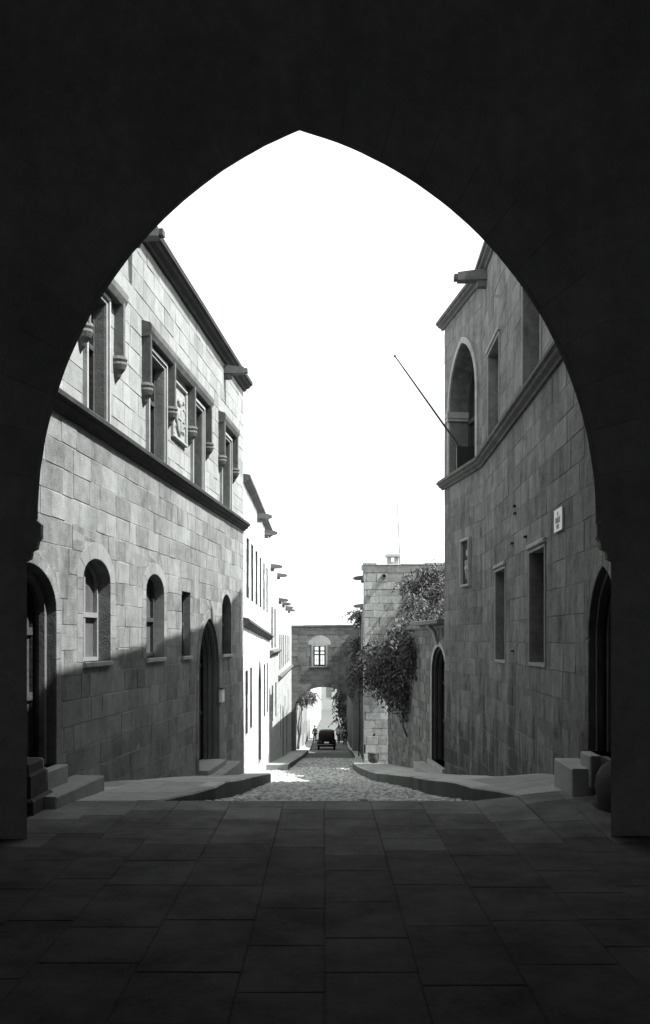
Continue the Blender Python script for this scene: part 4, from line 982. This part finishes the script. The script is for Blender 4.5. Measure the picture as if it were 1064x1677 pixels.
# ================================================================== MOTOR CARS
def make_car(label):
    r = empty('parked_car', (0, 0, 0), label, 'car')
    def sec(y, wb, wt, zb, zm, zt, k=10):
        p = []
        for i in range(k+1):
            t = math.pi*i/k; c, s = math.cos(t), math.sin(t)
            x = math.copysign(abs(c)**.45, c)*wt; p.append((x, y, zm+(zt-zm)*abs(s)**.55))
        return [(wb, y, zb)]+[(wb*1.0, y, (zb+zm)/2)]+p+[(-wb, y, (zb+zm)/2), (-wb, y, zb)]
    mb = MB()
    S_ = [(-2.02, .60, .56, .40, .8, 1.2), (-1.97, .68, .66, .36, .95, 1.5), (-1.85, .72, .70, .34, 1.0, 1.66), (-1.4, .73, .71, .34, 1.0, 1.74), (-.6, .73, .71, .34, 1.02, 1.77), (.2, .72, .70, .34, 1.02, 1.75), (.5, .66, .58, .36, 1.0, 1.5), (.75, .6, .5, .38, .95, 1.12), (1.5, .5, .38, .4, .85, 1.02), (1.9, .42, .3, .42, .8, .98), (2.0, .36, .24, .45, .75, .92)]
    mb.rings([sec(*s) for s in S_]); body = mb.build('body', 'paint', r, smooth=True)
    mb = MB(); mb.rings([[(x*q, y, 1.30+(z)*q2) for x, z in [(.26*math.cos(t), .12*math.sin(t)) for t in [2*math.pi*k/12 for k in range(12)]]] for q, q2, y in ((1, 1, -1.86), (.9, .9, -1.93))]); mb.build('rear_window', 'glass', body)
    for s in (-1, 1):
        for y0, l in ((-1.35, 1.0), (1.35, 1.05)):
            mb = MB(); rs = []
            for k in range(11):
                t = math.pi*k/10; c, q = math.cos(t), math.sin(t)
                rs.append([(s*a, y0-c*(l*.52+g), .40+q*(.42+g)) for a, g in ((.56, 0), (.60, .05), (.76, .05), (.82, 0), (.82, -.04), (.56, -.04))])
            mb.rings(rs); mb.build('fender', 'paint', r, smooth=True)
            mb = MB(); mb.rings([[(s*x, y0+q*math.cos(t), .34+q*math.sin(t)) for t in [2*math.pi*k/20 for k in range(20)]] for x, q in ((.60, .26), (.60, .33), (.63, .35), (.74, .35), (.77, .33), (.77, .24))]); w_ = mb.build('wheel', 'rubber', r, smooth=True)
            mb = MB(); mb.rings([[(s*x, y0+q*math.cos(t), .34+q*math.sin(t)) for t in [2*math.pi*k/16 for k in range(16)]] for x, q in ((.70, .24), (.765, .23), (.75, .12), (.79, .08))]); mb.build('rim', 'chrome', w_)
        mb = MB(); mb.box(s*.82-.12 if s > 0 else -.86, .86 if s > 0 else -.70, -.9, .9, .30, .34, .01); mb.build('running_board', 'rubber', r)
        for nm, y, z, q, mt in (('headlight', 1.95, .78, .11, 'chrome'), ('tail_light', -2.0, .72, .045, 'chrome')):
            mb = MB(); e = 1 if y > 0 else -1; mb.rings([[(s*(.5 if y > 0 else .55)+g*math.cos(t), y+d*e, z+g*math.sin(t)) for t in [2*math.pi*k/12 for k in range(12)]] for d, g in ((-.2, q*.3), (-.05, q), (.05, q), (.08, q*.7))]); mb.build(nm, mt, r, smooth=True)
    for y, nm in ((-2.14, 'rear'), (2.12, 'front')):
        mb = MB(); mb.tube([(-.78, y*.96, .45), (-.5, y, .45), (.5, y, .45), (.78, y*.96, .45)], .045, 8); mb.tube([(-.4, y, .45), (-.4, y*.85, .45)], .03, 6); mb.tube([(.4, y, .45), (.4, y*.85, .45)], .03, 6); mb.build('bumper', 'chrome', r, smooth=True)
    mb = MB(); mb.box(-.2, .2, -2.10, -2.08, .58, .70); mb.build('number_plate', 'paper', r)
    mb = MB(); mb.box(-.62, .62, -1.9, 1.9, .28, .36); mb.build('chassis', 'rubber', r)
    return r
def copy_tree(o, parent=None):
    c = o.copy(); COL.objects.link(c); c.parent = parent
    for ch_ in list(o.children): copy_tree(ch_, c)
    return c
car = make_car('black saloon car seen from behind in the middle of the street beyond the bridge')
def set_on_road(c, x, y, rz=0):
    c.location = (x, y, zr(y)-.02); c.rotation_euler = (math.atan((zr(y+2)-zr(y-2))/4), 0, rz)
set_on_road(car, (534.5-CX)/F*79, 80.5)

# ================================================================== PEOPLE
def skin_obj(name, pts, edges, rad, mat, parent, root=0):
    me = bpy.data.meshes.new(name); me.from_pydata(pts, edges, []); me.materials.append(M[mat])
    o = bpy.data.objects.new(name, me); COL.objects.link(o); o.parent = parent
    if not me.skin_vertices: 
        bpy.context.view_layer.objects.active = o
    md = o.modifiers.new('skin', 'SKIN'); md.use_smooth_shade = True
    if not me.skin_vertices: me.attributes.new('x', 'FLOAT', 'POINT')
    return o, md, rad, root
def grow(o, rad, root):
    me = o.data
    for i, v in enumerate(me.skin_vertices[0].data): v.radius = rad[i] if isinstance(rad[i], tuple) else (rad[i], rad[i]); v.use_root = (i == root)
    s = o.modifiers.new('smooth', 'SUBSURF'); s.levels = 1; s.render_levels = 1
def person(label, x, y, rz, top, legs, stride=.2):
    r = empty('person', (0, 0, 0), label, 'person', 'people walking in the street')
    st = stride
    def chain(name, P, E, R, mat, root=0):
        me = bpy.data.meshes.new(name); me.from_pydata(P, E, []); me.materials.append(M[mat])
        o = bpy.data.objects.new(name, me); COL.objects.link(o); o.parent = r
        with bpy.context.temp_override(object=o, active_object=o, selected_objects=[o]):
            try: bpy.ops.mesh.customdata_skin_add()
            except Exception as e: print('skin', e)
        o.modifiers.new('skin', 'SKIN').use_smooth_shade = True; grow(o, R, root); return o
    # body: pelvis, chest, neck, head, arms, legs
    P = [(0, 0, .95), (0, 0, 1.2), (0, 0, 1.38), (0, .01, 1.50), (0, .02, 1.60), (0, .02, 1.72),
         (-.18, 0, 1.38), (-.24, .03, 1.12), (-.24, .14, .90), (-.24, .18, .80), (.18, 0, 1.38), (.24, -.03, 1.12), (.24, -.04, .88), (.24, -.02, .78),
         (-.09, 0, .88), (-.1, st*.5, .50), (-.1, st*.6, .08), (-.1, st*.6+.16, .04), (.09, 0, .88), (.1, -st*.3, .50), (.1, -st*1.1, .10), (.1, -st*1.1+.15, .04)]
    E = [(0, 1), (1, 2), (2, 3), (3, 4), (4, 5), (2, 6), (6, 7), (7, 8), (8, 9), (2, 10), (10, 11), (11, 12), (12, 13), (0, 14), (14, 15), (15, 16), (16, 17), (0, 18), (18, 19), (19, 20), (20, 21)]
    R = [.13, .13, .14, .05, .085, .075, .06, .045, .035, .04, .06, .045, .035, .04, .085, .06, .042, .04, .085, .06, .042, .04]
    chain('body', P, E, R, 'skin')
    chain('jacket', [(0, 0, .86)]+P[1:3]+P[6:9]+P[10:13], [(0, 1), (1, 2), (2, 3), (3, 4), (4, 5), (2, 6), (6, 7), (7, 8)], [(.17, .13), (.16, .13), (.17, .13), .075, .06, .05, .075, .06, .05], top)
    chain('trousers', [P[0]]+P[14:17]+P[18:21], [(0, 1), (1, 2), (2, 3), (0, 4), (4, 5), (5, 6)], [.15, .1, .08, .065, .1, .08, .065], legs)
    mb = MB(); rs = []
    for z, q in ((1.60, .085), (1.68, .105), (1.75, .10), (1.80, .06), (1.815, .02)): rs.append([(q*.9*math.cos(t), -.0+q*math.sin(t), z) for t in [2*math.pi*k/12 for k in range(12)]])
    mb.rings(rs); o = mb.build('hair', 'hair', r, smooth=True)
    r.location = (x, y, zs(y)-.12 if abs(x) < 2 else zs(y)); r.rotation_euler = (0, 0, rz); r.scale = (.97, .97, .97)
    return r
person('person in dark clothes walking away on the right past the bridge arch', 1.93, 86, .1, 'cloth_dark', 'cloth_dark')
person('person in a pale jacket walking just left of the darker walker', 1.42, 91, -.2, 'cloth_pale', 'cloth_dark', .25)
person('person in grey clothes standing on the left of the road beyond the black car', -.98, 94, .5, 'cloth_mid', 'cloth_dark', .1)
print('objects', len(bpy.data.objects))
